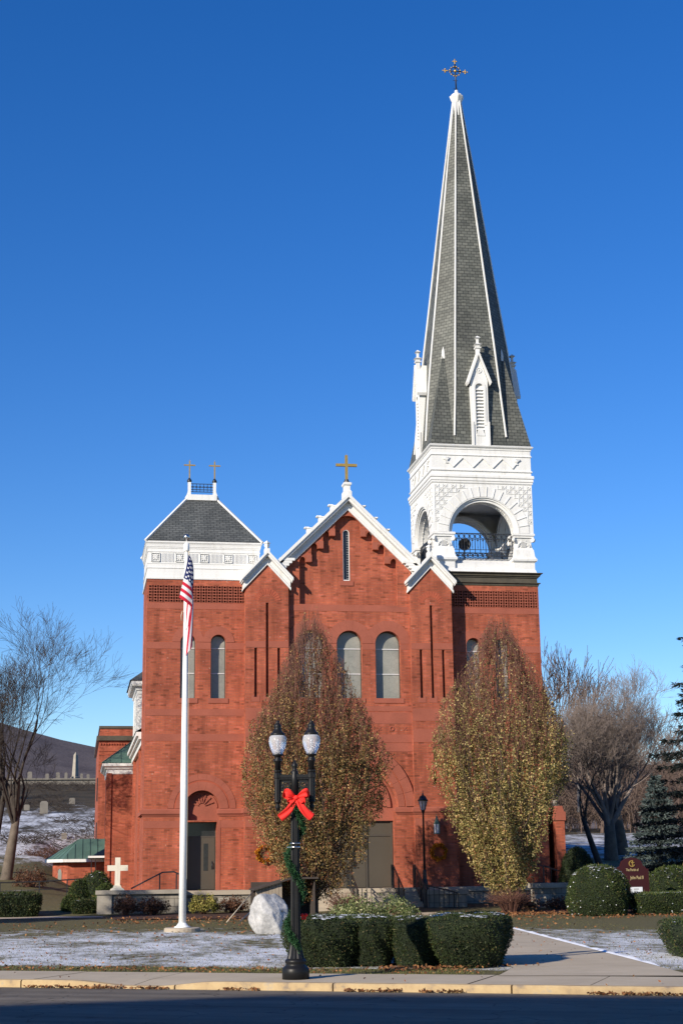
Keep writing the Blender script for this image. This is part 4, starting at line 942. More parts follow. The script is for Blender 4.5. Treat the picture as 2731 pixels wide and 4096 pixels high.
# ------------------------------------------------------------------ terrace, steps, walls
def stone_blocks(name):
    return brick_mat(name, (.33, .30, .25), (.24, .215, .18), (.15, .135, .11), .75, .3, .012, .3, .6)
M['ashlar'] = stone_blocks('grey_ashlar')
t = thing('stone_steps', 'grey stone steps and terrace leading up to the church doors', 'steps', (11.05, 60, 0))
g = MB()
g.box(1.6, 8.4, 61.2, 63.6, 0, .70); g.box(8.4, 13.7, 61.0, 63.0, 0, .70); g.box(13.7, 20.4, 61.2, 65.7, 0, .70)
part(g, 'terrace_base', M['ashlar'], t)
g = MB(); g.box(1.6, 8.4, 61.12, 63.6, .70, .86); g.box(8.4, 13.7, 60.92, 63.2, .70, .86); g.box(13.7, 20.4, 61.12, 65.7, .70, .86); part(g, 'terrace_slab', M['concrete'], t)
for i in range(4):
    g = MB(); z = .86 - .172 * (i + 1); y = 60.92 - .36 * (i + 1); g.box(8.45, 13.35, y, 60.92 + .0 if i == 0 else 60.92, z - .17 if i < 3 else 0, z); part(g, 'step', M['concrete'], t)
g = MB(); g.box(13.42, 14.95, 59.25, 61.1, 0, .62); part(g, 'pedestal', M['ashlar'], t)
g = MB(); g.box(13.36, 15.01, 59.19, 61.1, .62, .80); part(g, 'pedestal_cap', M['granite'], t)
place(t)
t = thing('terrace_wall', 'pale stone retaining wall with end pier carrying the white cross', 'wall', (1, 60.6, 0))
g = MB(); g.box(1.35, 4.1, 60.75, 61.15, 0, .78); part(g, 'wall_stone', M['ashlar'], t)
g = MB(); g.box(.74, 4.15, 60.62, 61.3, .78, .93); part(g, 'coping', M['granite'], t)
g = MB(); g.box(.80, 1.35, 60.68, 61.25, 0, .78); part(g, 'end_pier', M['granite'], t)
place(t)
t = thing('terrace_wall', 'low grey stone wall below the handrail right of the church', 'wall', (18, 58, 0))
g = MB(); g.box(17.3, 21.4, 58.0, 58.5, 0, .82); part(g, 'wall_stone', M['ashlar'], t)
g = MB(); g.box(17.2, 21.5, 57.92, 58.56, .82, 1.0); part(g, 'coping', M['granite'], t); place(t)

def handrail(label, pts, zb, posts, bal=None, grp=None, low=.12):
    """sloping iron handrail through pts; zb gives the ground below"""
    t = thing('handrail', label, 'handrail', pts[0][:2] + (zb(pts[0]),), grp)
    g = MB(); g.tube(pts, .028, 6, 0, False); part(g, 'top_rail', M['iron'], t)
    for p in posts: g = MB(); g.box(p[0] - .025, p[0] + .025, p[1] - .025, p[1] + .025, zb(p), p[2]); part(g, 'post', M['iron'], t)
    if bal:
        g = MB()
        for a, b in zip(pts, pts[1:]):
            a = Vector(a); b = Vector(b); n = max(2, int((b - a).length / bal)); lo = []
            for i in range(n + 1):
                q = a.lerp(b, i / n); g.box(q.x - .009, q.x + .009, q.y - .009, q.y + .009, zb(q) + low, q.z)
                lo.append((q.x, q.y, zb(q) + low))
            g.tube([lo[0], lo[-1]], .014, 4)
        part(g, 'baluster', M['iron'], t)
    place(t); return t
def zstep(p):
    d = 60.92 - p[1]
    return .86 if d <= 0 else max(0, .86 - .172 * math.ceil(d / .36)) if d < 1.44 else 0
for x, lab in ((10.6, 'iron handrail on the church steps beside the left leafy tree'), (12.4, 'iron handrail running down the middle of the church steps'), (13.28, 'iron handrail on the right edge of the steps before the lamp')):
    handrail(lab, [(x, 61.3, 1.75), (x, 60.95, 1.74), (x + .05, 59.3, .86), (x + .05, 59.1, .80)], zstep, [(x, 61.25, 1.75), (x, 60.95, 1.74), (x + .03, 60.1, 1.28), (x + .05, 59.25, .83)], .16, 'handrails of the church steps', .1)
handrail('iron handrail sloping down in front of the stone lamp pedestal', [(13.2, 59.0, 1.0), (14.3, 58.7, .72), (14.45, 58.65, .66)], lambda p: 0, [(13.2, 59.0, 1.0), (14.3, 58.7, .72)], .19)
handrail('iron handrail by the left tower door behind the flagpole', [(2.1, 61.35, .98), (3.3, 61.35, 1.58), (3.75, 61.35, 1.60), (3.95, 61.35, 1.5)], lambda p: .86, [(3.2, 61.35, 1.54), (3.85, 61.35, 1.52)], None)
handrail('iron handrail before the brick porch right of the church', [(18.6, 62.5, 1.75), (19.1, 62.3, 1.62), (20.6, 62.0, 1.08), (21.0, 62.0, .95)], lambda p: .3 if p[0] > 20.4 else .86, [(19.0, 62.3, 1.64), (20.3, 62.0, 1.18)], .22)
t = handrail('black pipe fence along the ramp to the small green roofed annex', [(-3.4, 70.5, 1.22), (-1.6, 70.5, 1.24), (.6, 70.5, 1.36)], lambda p: hgt(p[0], p[1]), [(-3.3, 70.5, 1.22), (-1.6, 70.5, 1.24), (-.4, 70.5, 1.3)], None)
t.name = 'pipe_fence'; t['category'] = 'fence'
g = MB(); g.tube([(-3.4, 70.5, .85), (.6, 70.5, .95)], .02, 5); part(g, 'lower_rail', M['iron'], t); place(t)
# ------------------------------------------------------------------ annex, back building
t = thing('annex', 'small brick annex with hipped green copper roof and white eaves', 'annex', (-.4, 80.5, .5))
X0, Y0 = -1.28, 80.8
pl_ = [(-1.22, 82.0), (-.45, 80.6), (1.6, 80.6), (1.6, 85), (-1.22, 85)]
g = MB(); n = len(pl_)
z0, z1 = .3, 2.2
g.add([(x, y, z0) for x, y in pl_] + [(x, y, z1) for x, y in pl_], [(i, (i + 1) % n, (i + 1) % n + n, i + n) for i in range(n)]); part(g, 'wall', M['brick'], t)
Q = Matrix.Translation(((-1.22 - .45) / 2, 81.3, 0)) @ Matrix.Rotation(math.atan2(80.6 - 82.0, -.45 + 1.22), 4, 'Z')
g = MB(); g.prism(arch(0, .95, .19, 1.62, 10), -.015, .02, 0, Q); w_ = part(g, 'window', M['glazing'], t)
g = MB(); g.prism(ring(0, 1.62, .195, .3, 0, 180, 10), -.03, .02, 0, Q); part(g, 'window_arch', M['stone'], w_)
ev = [(-1.62, 82.0), (-.7, 80.2), (1.75, 80.2), (1.75, 85.3), (-1.62, 85.3)]
g = MB(); g.add([(x, y, 2.13) for x, y in ev] + [(x, y, 2.28) for x, y in ev], [(i, (i + 1) % n, (i + 1) % n + n, i + n) for i in range(n)] + [(4, 3, 2, 1, 0)]); part(g, 'eaves', M['white'], t)
g = MB(); rd = [(.1, 82.6, 3.32), (1.75, 82.6, 3.32)]
g.add([(x, y, 2.285) for x, y in ev] + rd, [(0, 1, 5), (1, 2, 6, 5), (4, 0, 5), (3, 4, 5, 6)])
for x in np.arange(-.5, 1.75, .38):
    zt = 2.285 + (1.035 if x > .1 else 1.035 * (x + .7) / .8); yt = 80.2 + (zt - 2.285) / 1.035 * 2.4; g.bar((x, 80.2, 2.3), (x, yt, zt + .015), .025, .035)
for k in (.25, .5, .75):
    a = Vector((-1.62, 82.0, 2.285)).lerp(Vector((-.7, 80.2, 2.285)), k); g.bar(a, a.lerp(Vector((.1, 82.6, 3.32)), .96), .025, .04)
part(g, 'roof', M['copper'], t)
g = MB(); g.box(.55, 1.7, 79.3, 80.6, 2.32, 2.42); pc = part(g, 'porch_canopy', M['white'], t)
for x in (.72, .92): g = MB(); g.box(x - .02, x + .02, 79.36, 79.4, .3, 2.33); part(g, 'porch_post', M['iron'], pc)
place(t)
t = thing('brick_building', 'flat roofed brick building rising behind the church on the left', 'building', (3, 95, 2))
g = MB(); g.box(1.16, 9, 95, 110, .5, 9.6); g.box(1.2, 9, 95.1, 110, 9.6, 10.25); part(g, 'wall', M['brick'], t)
g = MB(); g.box(1.0, 9, 94.82, 110, 9.46, 9.74); g.box(1.14, 9, 95.03, 110, 10.2, 10.36); part(g, 'cornice', M['darkcorn'], t)
g = MB()
for i in range(26): g.box(1.2 + i * .16, 1.28 + i * .16, 94.93, 95, 9.2, 9.3)
g.box(1.12, 9, 94.96, 95, 8.6, 8.66); g.box(1.12, 9, 94.96, 95, 8.8, 8.83); part(g, 'brick_corbel', M['brick_fan'], t)
for z in (3.2, 5.9): g = MB(); g.box(1.10, 1.16, 96.5, 98, z, z + 1.4); part(g, 'window', M['leadglass'], t)
place(t)

# ------------------------------------------------------------------ flagpole, flag
PX, PY = 2.9, 43.4
t = thing('flagpole', 'tall white flagpole on a round concrete pad in the lawn', 'flagpole', (PX, PY, 0))
g = MB(); g.lathe([(.50, -.1), (.50, .09), (.47, .11)], 28, (PX, PY, 0), 0, False); part(g, 'concrete_pad', M['concrete'], t)
g = MB(); g.tube([(PX, PY, .1), (PX, PY, 4), (PX, PY, 10.75)], [.104, .096, .048], 20); part(g, 'shaft', M['whitepole'], t)
g = MB(); g.lathe([(.23, .11), (.225, .135), (.17, .155), (.135, .20), (.105, .24)], 20, (PX, PY, 0)); part(g, 'base_collar', M['whitepole'], t)
g = MB(); g.lathe([(.075, 10.66), (.085, 10.68), (.085, 10.85), (.06, 10.9), (.012, 10.91), (.012, 11.02)], 14, (PX, PY, 0)); part(g, 'truck', M['whitepole'], t)
g = MB(); g.sphere((PX, PY, 11.08), .09, 0, 16); part(g, 'ball_finial', M['steel'], t)
g = MB(); g.tube([(PX + .07, PY - .05, 10.66), (PX + .07, PY - .05, 10.52)], .012, 5); g.tube([(PX - .1, PY - .08, 8.9), (PX - .14, PY - .12, 8.75), (PX - .13, PY - .12, 8.6)], .01, 5); g.tube([(PX + .09, PY - .1, 8.6), (PX + .1, PY - .1, 1.4)], .007, 4); part(g, 'halyard', M['rope'], t)
place(t)
def flag_mat():
    t = NT('flag_cloth'); uv = t.uv(); x = t.n('ShaderNodeSeparateXYZ'); t.l(uv, x.inputs[0]); u, v = x.outputs[0], x.outputs[1]
    st = t.math('LESS_THAN', t.math('MODULO', t.math('FLOOR', t.math('MULTIPLY', v, 13)), 2), .5)
    col = t.mix(st, (.72, .72, .74), (.52, .02, .045))
    can = t.math('MULTIPLY', t.math('LESS_THAN', u, .4), t.math('LESS_THAN', v, 7 / 13))
    a = t.math('MULTIPLY', t.math('DIVIDE', u, .4), 12); b = t.math('MULTIPLY', t.math('DIVIDE', v, 7 / 13), 10)
    ra, rb = t.math('ROUND', a), t.math('ROUND', b)
    par = t.math('LESS_THAN', t.math('ABSOLUTE', t.math('SUBTRACT', t.math('MODULO', t.math('ADD', ra, rb), 2), 0)), .5)
    da = t.math('MULTIPLY', t.math('SUBTRACT', a, ra), 1.05); db = t.math('SUBTRACT', b, rb)
    d = t.math('SQRT', t.math('ADD', t.math('MULTIPLY', da, da), t.math('MULTIPLY', db, db)))
    star = t.math('MULTIPLY', t.math('LESS_THAN', d, .42), par)
    ed = t.math('MULTIPLY', t.math('GREATER_THAN', ra, .5), t.math('GREATER_THAN', rb, .5)); star = t.math('MULTIPLY', star, ed)
    cc = t.mix(star, (.018, .026, .11), (.75, .75, .75)); col = t.mix(can, col, cc)
    t.base(col, .8, .15); tr = t.n('ShaderNodeBsdfTranslucent'); t.l(col, tr.inputs[0]); mx = t.n('ShaderNodeMixShader'); mx.inputs[0].default_value = .2
    t.l(t.b.outputs[0], mx.inputs[1]); t.l(tr.outputs[0], mx.inputs[2]); t.l(mx.outputs[0], t.out.inputs[0]); return t.m
NU, NV = 90, 66; Lf = 2.05
vs = []; uvs = []
for j in range(NV + 1):
    v = j / NV; hx, hz = PX + .06 - .26 * v, 10.52 - 1.25 * v; wv = .03 + .44 * v
    for i in range(NU + 1):
        u = i / NU; s = u * Lf
        if s < wv:
            x = hx + s * .80; z = hz - s * .60; y = PY - .13 - .05 * math.sin(math.pi * s / wv) * v
            y += .012 * math.sin(9 * s + 4 * v)
        else:
            e = s - wv; x1, z1 = hx + wv * .80, hz - wv * .60
            f = 1 - math.exp(-e * 6)
            zig = math.sin(v * 9.5 + 1.2 + e * .8); zy = math.cos(v * 9.5 + 1.2 + e * .8)
            x = x1 + f * (PX + .13 + .10 * zig - x1) - .02 * e; y = PY - .13 + f * (.06 + .075 * zy + .03); z = z1 - e * .985
        vs.append((x, y, z)); uvs.append((u, v))
me = bpy.data.meshes.new('flag'); fs = [(j * (NU + 1) + i, j * (NU + 1) + i + 1, (j + 1) * (NU + 1) + i + 1, (j + 1) * (NU + 1) + i) for j in range(NV) for i in range(NU)]
me.from_pydata(vs, [], fs); L_ = me.uv_layers.new(name='UVMap')
for lp in me.loops: L_.data[lp.index].uv = uvs[lp.vertex_index]
me.polygons.foreach_set('use_smooth', [True] * len(me.polygons)); me.materials.append(flag_mat())
tag(link('flag', me), 'red white and blue starred flag hanging limp from the white flagpole', 'flag')

# ------------------------------------------------------------------ twin street lamp with garland and bow
LX, LY = 3.28, 23.6
SDV = Vector((SD.x, SD.y, 0)); 
t = thing('street_lamp', 'black cast iron street lamp with two acorn globes on the kerb', 'street lamp', (LX, LY, 0))
g = MB(); g.lathe([(.205, .0), (.205, .15), (.19, .17), (.155, .20), (.15, .225), (.165, .25), (.16, .275), (.13, .30)], 24, (LX, LY, .02)); part(g, 'base', M['blackpole'], t)
g = MB(); g.lathe([(.135, .30), (.115, .36), (.095, .46), (.088, .5), (.092, .52)], 28, (LX, LY, .02), 0, False, .9)
g.lathe([(.080, .52), (.062, 2.55), (.075, 2.57), (.075, 2.60), (.058, 2.62)], 32, (LX, LY, .02), 0, False, .88); part(g, 'column', M['blackpole'], t)
def onarm(s, z): p = Vector((LX, LY, z)) + SDV * s; return p
# the arm is square to the view of the street: turned with the kerb
AX = Vector((.97, -.24, 0)).normalized()
def arm(s, z, o=0): p = Vector((LX, LY, z)) + AX * s; return (p.x, p.y, p.z)
Q = Matrix.Translation((LX, LY, 0)) @ Matrix.Rotation(math.atan2(AX.y, AX.x), 4, 'Z')
g = MB(); g.box(-.31, .31, -.045, .045, 3.005, 3.05, 0, Q); g.box(-.29, .29, -.035, .035, 2.97, 3.005, 0, Q)
for i in range(26): g.box(-.27 + i * .0215, -.257 + i * .0215, -.042, .042, 2.975, 3.0, 0, Q)
for s in (-1, 1):        # pierced scroll panels between column and uprights
    g.prism(ring(s * .125, 2.895, .035, .062, 0, 359.9, 14), -.02, .02, 0, Q); g.prism(ring(s * .125, 2.895, .0, .018, 0, 359.9, 8), -.025, .025, 0, Q)
    g.prism(ring(s * .045, 2.82, .075, .10, 80 if s > 0 else 10, 170 if s > 0 else 100, 8), -.018, .018, 0, Q)
    g.prism([(s * .05, 2.97), (s * .21, 2.97), (s * .21, 2.94), (s * .07, 2.925)], -.015, .015, 0, Q); g.prism([(s * .195, 2.96), (s * .215, 2.96), (s * .215, 2.80), (s * .195, 2.80)], -.015, .015, 0, Q)
    g.prism([(s * .07, 2.80), (s * .2, 2.84), (s * .2, 2.81), (s * .06, 2.76)], -.015, .015, 0, Q); g.sphere((s * .19, 0, 2.86), .03, 0, 8, (1, .6, 1), Q); g.sphere((s * .07, 0, 2.86), .028, 0, 8, (1, .6, 1), Q)
part(g, 'crossarm', M['blackpole'], t)
g = MB(); g.lathe([(.058, 2.62), (.06, 2.97), (.06, 3.04), (.05, 3.06), (.056, 3.09), (.04, 3.11), (.03, 3.13), (.045, 3.17), (.045, 3.20), (.02, 3.24), (.0, 3.28)], 14, (LX, LY, 0)); part(g, 'finial', M['blackpole'], t)
for s in (-1, 1):
    c = arm(s * .262, 0)
    g = MB(); g.lathe([(.002, 2.49), (.03, 2.52), (.042, 2.56), (.028, 2.60), (.034, 2.62), (.05, 2.63), (.05, 2.65), (.046, 2.66)], 12, c); g.lathe([(.052, 2.66), (.052, 2.99), (.06, 3.0), (.062, 3.06), (.05, 3.08), (.062, 3.10), (.062, 3.115), (.045, 3.125)], 20, c, 0, False, .9)
    g.lathe([(.045, 3.12), (.050, 3.24), (.062, 3.25), (.064, 3.28), (.045, 3.30), (.05, 3.33), (.085, 3.345), (.085, 3.36)], 16, c); u = part(g, 'upright', M['blackpole'], t)
    g = MB(); g.lathe([(.072, 3.36), (.09, 3.40), (.118, 3.46), (.136, 3.53), (.138, 3.58), (.128, 3.63), (.108, 3.655)], 24, c); gl = part(g, 'globe', M['globe'], t)
    g = MB(); g.lathe([(.045, 3.37), (.04, 3.44), (.022, 3.46), (.022, 3.58), (.01, 3.60)], 12, c); part(g, 'lamp_bulb', M['milk'], gl)
    g = MB(); g.lathe([(.11, 3.65), (.115, 3.665), (.105, 3.69), (.075, 3.71), (.055, 3.75), (.05, 3.77), (.056, 3.79), (.05, 3.82), (.03, 3.84), (.024, 3.85), (.026, 3.87), (.005, 3.89)], 18, c); part(g, 'globe_cap', M['blackpole'], t)
for z in (1.98, 1.92): 
    pass
g = MB(); g.lathe([(.078, 1.94), (.078, 1.965)], 16, (LX, LY, 0)); g.lathe([(.078, 2.0), (.078, 2.02)], 16, (LX, LY, 0)); g.box(LX - .14, LX - .06, LY - .09, LY - .075, 1.945, 1.96); part(g, 'strap', M['steel'], t)
place(t)
# garland spiralling down the column
n = 7500; s = rng.random(n); z = 2.62 - 2.15 * s; a = -2.2 + s * 2 * math.pi * 2.15
rr = .105 + .01 * np.sin(a * 3); c = np.stack([LX + rr * np.cos(a), LY + rr * np.sin(a), z], 1)
sag = .035; c += rng.normal(size=(n, 3)) * .02; D = unit(n) + np.stack([np.cos(a), np.sin(a), -.1 * np.ones(n)], 1) * .7
tag(quads('garland', M['garland'], leafquads(c, D, rng.uniform(.035, .07, n), .011)), 'green pine garland wound around the street lamp column', 'garland')
# bow: two loops, two tails, a knot
t = thing('ribbon_bow', 'large red ribbon bow tied under the lamp crossarm', 'bow', (LX, LY - .12, 2.7))
def ribbon(path, wds, name, yoff=0):
    g = MB(); vs = []; n = len(path); pv = [Vector(p) for p in path]
    for i in range(n):
        d = (pv[min(i + 1, n - 1)] - pv[max(i - 1, 0)]).normalized(); wv = Vector((0, .25, 1)).cross(d); wv = Vector((-d.z, 0, d.x)).normalized() if True else wv
        for k in range(7):
            u = k / 6 - .5; q = pv[i] + wv * wds[i] * u; q.y += .018 * math.sin(u * 9 + i * .9) ; vs.append(q)
    fs = [(i * 7 + k, i * 7 + k + 1, (i + 1) * 7 + k + 1, (i + 1) * 7 + k) for i in range(n - 1) for k in range(6)]
    g.add(vs, fs, 0, True); o = part(g, name, M['red'], t); md = o.modifiers.new('thick', 'SOLIDIFY'); md.thickness = .006; md = o.modifiers.new('sub', 'SUBSURF'); md.levels = md.render_levels = 1
def bp(x, y, z): p = Vector((LX, LY - .11, 0)) + AX * x; return (p.x, p.y + y, z)
for s in (-1, 1):
    lo = [bp(s * .02, -.03, 2.70), bp(s * .08, -.09, 2.735), bp(s * .14, -.12, 2.765), bp(s * .18, -.09, 2.775), bp(s * .185, -.03, 2.76), bp(s * .13, .0, 2.73), bp(s * .06, -.01, 2.70), bp(s * .02, -.02, 2.695)]
    ribbon(lo, [.05, .10, .135, .14, .14, .13, .10, .05], 'loop')
    lo = [bp(s * .02, -.03, 2.685), bp(s * .07, -.07, 2.66), bp(s * .12, -.08, 2.64), bp(s * .14, -.04, 2.62), bp(s * .09, -.01, 2.64), bp(s * .03, -.015, 2.68)]
    ribbon(lo, [.05, .10, .13, .13, .12, .05], 'loop')
    tl = [bp(s * .01, -.03, 2.68), bp(s * .05, -.05, 2.60), bp(s * .10, -.055, 2.52), bp(s * .16, -.04, 2.455), bp(s * .255, -.02, 2.385)]
    ribbon(tl, [.05, .09, .115, .125, .14], 'tail')
g = MB(); g.sphere((LX, LY - .16, 2.69), .045, 0, 12, (.95, .7, .85)); part(g, 'knot', M['red'], t); place(t)
t = thing('ribbon_bow', 'small red bow on the garland near the foot of the lamp', 'bow', (LX + .12, LY + .1, .9))
g = MB(); c = (LX + .145, LY + .12, .93)
for s in (-1, 1): g.sphere((c[0] + s * .03, c[1], c[2] + .015), .034, 0, 8, (1, .6, .8)); g.sphere((c[0] + s * .02, c[1], c[2] - .03), .022, 0, 6, (.8, .5, 1.2))
part(g, 'loop', M['red'], t); place(t)

# ------------------------------------------------------------------ lamp post on the pedestal, wall lantern, wreaths
t = thing('lamp_post', 'slim dark lamp post with six sided lantern beside the church steps', 'lamp post', (13.5, 60.2, .8))
c = (13.46, 60.0, 0)
g = MB(); g.lathe([(.17, .80), (.17, .88), (.13, .90), (.12, 1.1), (.085, 1.2), (.075, 1.5), (.058, 1.55)], 8, c, 0, False); part(g, 'base', M['iron'], t)
g = MB(); g.lathe([(.05, 1.5), (.036, 3.72), (.05, 3.74), (.07, 3.82), (.09, 3.86)], 12, c); part(g, 'column', M['iron'], t)
g = MB(); g.lathe([(.085, 3.86), (.175, 4.22)], 6, c, 0, False); gl = part(g, 'lantern_glass', M['milk'], t)
g = MB()
for i in range(6):
    a = 2 * math.pi * i / 6; g.bar((c[0] + .09 * math.cos(a), c[1] + .09 * math.sin(a), 3.86), (c[0] + .18 * math.cos(a), c[1] + .18 * math.sin(a), 4.22), .018, .018)
part(g, 'lantern_frame', M['iron'], t)
g = MB(); g.lathe([(.21, 4.21), (.21, 4.24), (.16, 4.30), (.13, 4.38), (.06, 4.43), (.03, 4.45), (.045, 4.48), (.02, 4.52), (.012, 4.58), (.0, 4.66)], 12, c); part(g, 'lantern_cap', M['iron'], t); place(t)
t = thing('wall_lantern', 'pointed copper lantern with pale panes hung on the brick buttress', 'lantern', (14.5, 62.0, 3.3))
c = (14.5, 62.15, 0)
g = MB(); g.lathe([(.115, 3.0), (.115, 3.36)], 6, c, 0, False); part(g, 'pane', M['milk'], t)
g = MB()
for i in range(6): a = 2 * math.pi * i / 6; g.box(c[0] + .118 * math.cos(a) - .01, c[0] + .118 * math.cos(a) + .01, c[1] + .118 * math.sin(a) - .01, c[1] + .118 * math.sin(a) + .01, 2.98, 3.38)
g.lathe([(.12, 2.96), (.12, 3.0)], 6, c, 0, False); g.box(c[0] - .02, c[0] + .02, 62.22, 62.39, 3.3, 3.5); g.lathe([(.13, 3.37), (.105, 3.42), (.0, 3.78)], 6, c, 0, False); part(g, 'lantern_roof', M['copper'], t); place(t)
def wreath(x, y, z, r, label):
    n = 1500; a = rng.random(n) * 2 * math.pi; b = rng.random(n) * 2 * math.pi; q = .055 * np.sqrt(rng.random(n)); k = 1 + .10 * np.sin(a * 7)
    P = np.stack([x + (r * k + q * np.cos(b)) * np.cos(a), y - np.abs(q * np.sin(b)) * 1.2, z + (r * k + q * np.cos(b)) * np.sin(a)], 1)
    D = np.stack([np.cos(a), -.5 * np.ones(n), np.sin(a)], 1) * .6 + unit(n)
    o = quads('wreath', M['wreath'], leafquads(P, D, rng.uniform(.05, .09, n), .05)); tag(o, label, 'wreath', 'autumn wreaths on the church front')
wreath(14.58, 62.3, 2.25, .28, 'autumn leaf wreath on the brick buttress below the lantern')
wreath(7.42, 62.3, 2.25, .28, 'autumn leaf wreath mostly hidden behind the left leafy tree')

# ------------------------------------------------------------------ white stone cross, boulder, stable, sign
t = thing('stone_cross', 'cream stone cross standing on the terrace wall left of the church', 'cross', (1.58, 60.95, .93))
g = MB(); x, y = 1.56, 60.95
g.box(x - .1, x + .1, y - .07, y + .07, 1.10, 2.16); g.box(x - .39, x - .1, y - .067, y + .067, 1.66, 1.87); g.box(x + .1, x + .39, y - .067, y + .067, 1.66, 1.87)
g.box(x - .006, x + .006, y - .075, y - .07, 1.3, 1.95); part(g, 'cross_body', M['marble'], t)
g = MB(); g.prism([(x - .28, .93), (x + .28, .93), (x + .25, .98), (x + .17, 1.02), (x + .12, 1.12), (x - .12, 1.12), (x - .17, 1.02), (x - .25, .98)], y - .12, y + .12); part(g, 'foot', M['marble'], t); place(t)
def rock_mat():
    t = NT('pale_quartz_rock'); p = t.pos(); n = t.noise(p, 2.2, 8, .65); v = t.noise(p, 14, 4)
    t.base(t.ramp(t.math('ADD', t.math('MULTIPLY', n, .7), t.math('MULTIPLY', v, .3)), [(.33, (.20, .20, .20)), (.5, (.34, .34, .34)), (.66, (.50, .49, .48))]), .7, .3); t.bump(n, .8, .06); return t.m
t = thing('boulder', 'pale grey boulder with bronze plaque on the lawn', 'boulder', (5.0, 41, 0))
bm = bmesh.new(); bmesh.ops.create_icosphere(bm, subdivisions=5, radius=1)
RC = Vector((5.02, 41.0, .42))
planes = [((-.85, -.45, .1), .62), ((.55, -.75, .12), .66), ((.42, -.62, .66), .66), ((-.3, -.9, -.25), .72), ((-.15, .2, .97), .86), ((.9, .1, -.1), .76), ((.2, .9, .2), .7), ((-.5, .6, .5), .74), ((-.2, -.85, .45), .73)]
for v in bm.verts:
    d = v.co.normalized(); r = 1.0
    for nrm, off in planes:
        nn = Vector(nrm).normalized(); q = d.dot(nn)
        if q > .01: r = min(r, off / q)
    r *= 1 + .05 * noise.noise(d * 2.2) + .03 * noise.noise(d * 6) + .012 * noise.noise(d * 16)
    p = d * r; v.co = RC + Vector((p.x * .60 - .10 * p.z, p.y * .6, p.z * .62 + .02))
me = bpy.data.meshes.new('rock'); bm.to_mesh(me); bm.free(); me.materials.append(rock_mat())
for p in me.polygons: p.use_smooth = True
link('rock', me, t)
g = MB(); nn = Vector((.42, -.62, .66)).normalized(); c = RC + Vector((nn.x * .335 - .03, nn.y * .335, nn.z * .345 + .05))
X_ = Vector((.62, .42, -.34)); X_ = (X_ - nn * X_.dot(nn)).normalized(); Y_ = nn.cross(X_)
QM = Matrix(((X_.x, Y_.x, nn.x, c.x), (X_.y, Y_.y, nn.y, c.y), (X_.z, Y_.z, nn.z, c.z), (0, 0, 0, 1)))
g.box(-.21, .21, -.15, .15, -.08, .02, 0, QM); part(g, 'plaque', M['plaque'], t); place(t)
t = thing('wooden_stable', 'small open shed of weathered boards with slanting roof by the lawn', 'shed', (6.8, 54, 0))
g = MB(); x0, x1 = 6.12, 7.05
for i in range(8):
    a = x0 + (x1 - x0) * i / 8; b = a + (x1 - x0) / 8 - .008; zt = lambda x: .95 + (x - x0) / (x1 - x0) * .27
    g.prism([(a, .05), (b, .05), (b, zt(b)), (a, zt(a))], 54.0 + .006 * (i % 2), 54.03 + .006 * (i % 2))
part(g, 'side_panel', M['wood'], t)
g = MB(); g.prism([(x0 - .06, .93), (7.5, 1.34), (7.5, 1.39), (x0 - .06, .98)], 53.85, 55.6); g.box(7.5, 8.3, 53.85, 55.6, 1.30, 1.36); part(g, 'roof', M['wooddark'], t)
g = MB(); g.box(x0, 8.2, 55.5, 55.54, .05, 1.2); g.box(8.16, 8.2, 54.0, 55.5, .05, 1.3); part(g, 'back_panel', M['wooddark'], t); place(t)
g = MB(); a, b = (6.06, 53.95, .95), (4.78, 50.4, .0)
g.tube([a, b], .02, 6); tag(g.build('guy_rope', M['rope']), 'pale guy rope from the shed roof to the grass, left one', 'rope', 'guy ropes of the shed')
g = MB(); g.tube([(6.4, 53.9, .6), (5.3, 51.3, .0)], .02, 6); tag(g.build('guy_rope', M['rope']), 'pale guy rope passing behind the boulder with the plaque', 'rope', 'guy ropes of the shed')
# maroon sign
t = thing('sign', 'maroon parish sign with arched top between clipped shrubs', 'sign', (19.45, 53, 0))
g = MB(); x0, x1, xc = 18.88, 19.96, 19.42
pf = [(x0, .1), (x1, .1), (x1, 1.45), (x1 - .03, 1.55), (x1 - .12, 1.60), (xc + .36, 1.76), (xc + .2, 1.86), (xc, 1.90), (xc - .2, 1.86), (xc - .36, 1.76), (x0 + .12, 1.60), (x0 + .03, 1.55), (x0, 1.45)]
g.prism(pf, 53.0, 53.12); part(g, 'board', M['sign'], t)
g = MB(); po = [(xc + (x - xc) * .92, z - .05) for x, z in pf]; g.box(x0 - .06, x0 + .02, 52.97, 53.15, 0, 1.5); g.box(x1 - .02, x1 + .06, 52.97, 53.15, 0, 1.5); part(g, 'post', M['sign'], t)
g = MB(); g.prism(ring(xc - .0, 1.68, .085, .115, 60, 340, 20), 52.975, 53.0); g.box(xc + .01, xc + .04, 52.97, 53.0, 1.60, 1.78); g.box(xc - .03, xc + .09, 52.972, 53.0, 1.70, 1.73); part(g, 'emblem', M['gold'], t)
def text(s, x, z, size, align='CENTER'):
    cu = bpy.data.curves.new('lettering', 'FONT'); cu.body = s; cu.size = size; cu.align_x = align; cu.extrude = .006; cu.materials.append(M['cream'])
    tmp = bpy.data.objects.new('tmp', cu); COL.objects.link(tmp); me = bpy.data.meshes.new_from_object(tmp.evaluated_get(bpy.context.evaluated_depsgraph_get())); bpy.data.objects.remove(tmp)
    o = link('lettering', me, t); o.location = (x, 52.985, z); o.rotation_euler = (R(90), 0, 0); o.scale = (.64, 1, 1)
text('The Parish of', xc, 1.42, .135); text('John Paul II', x1 - .13, 1.14, .17, 'RIGHT')
g = MB(); g.box(xc - .1, x1 - .2, 52.97, 53.0, .60, .87); nb = part(g, 'notice_board', M['notice'], t)
g = MB()
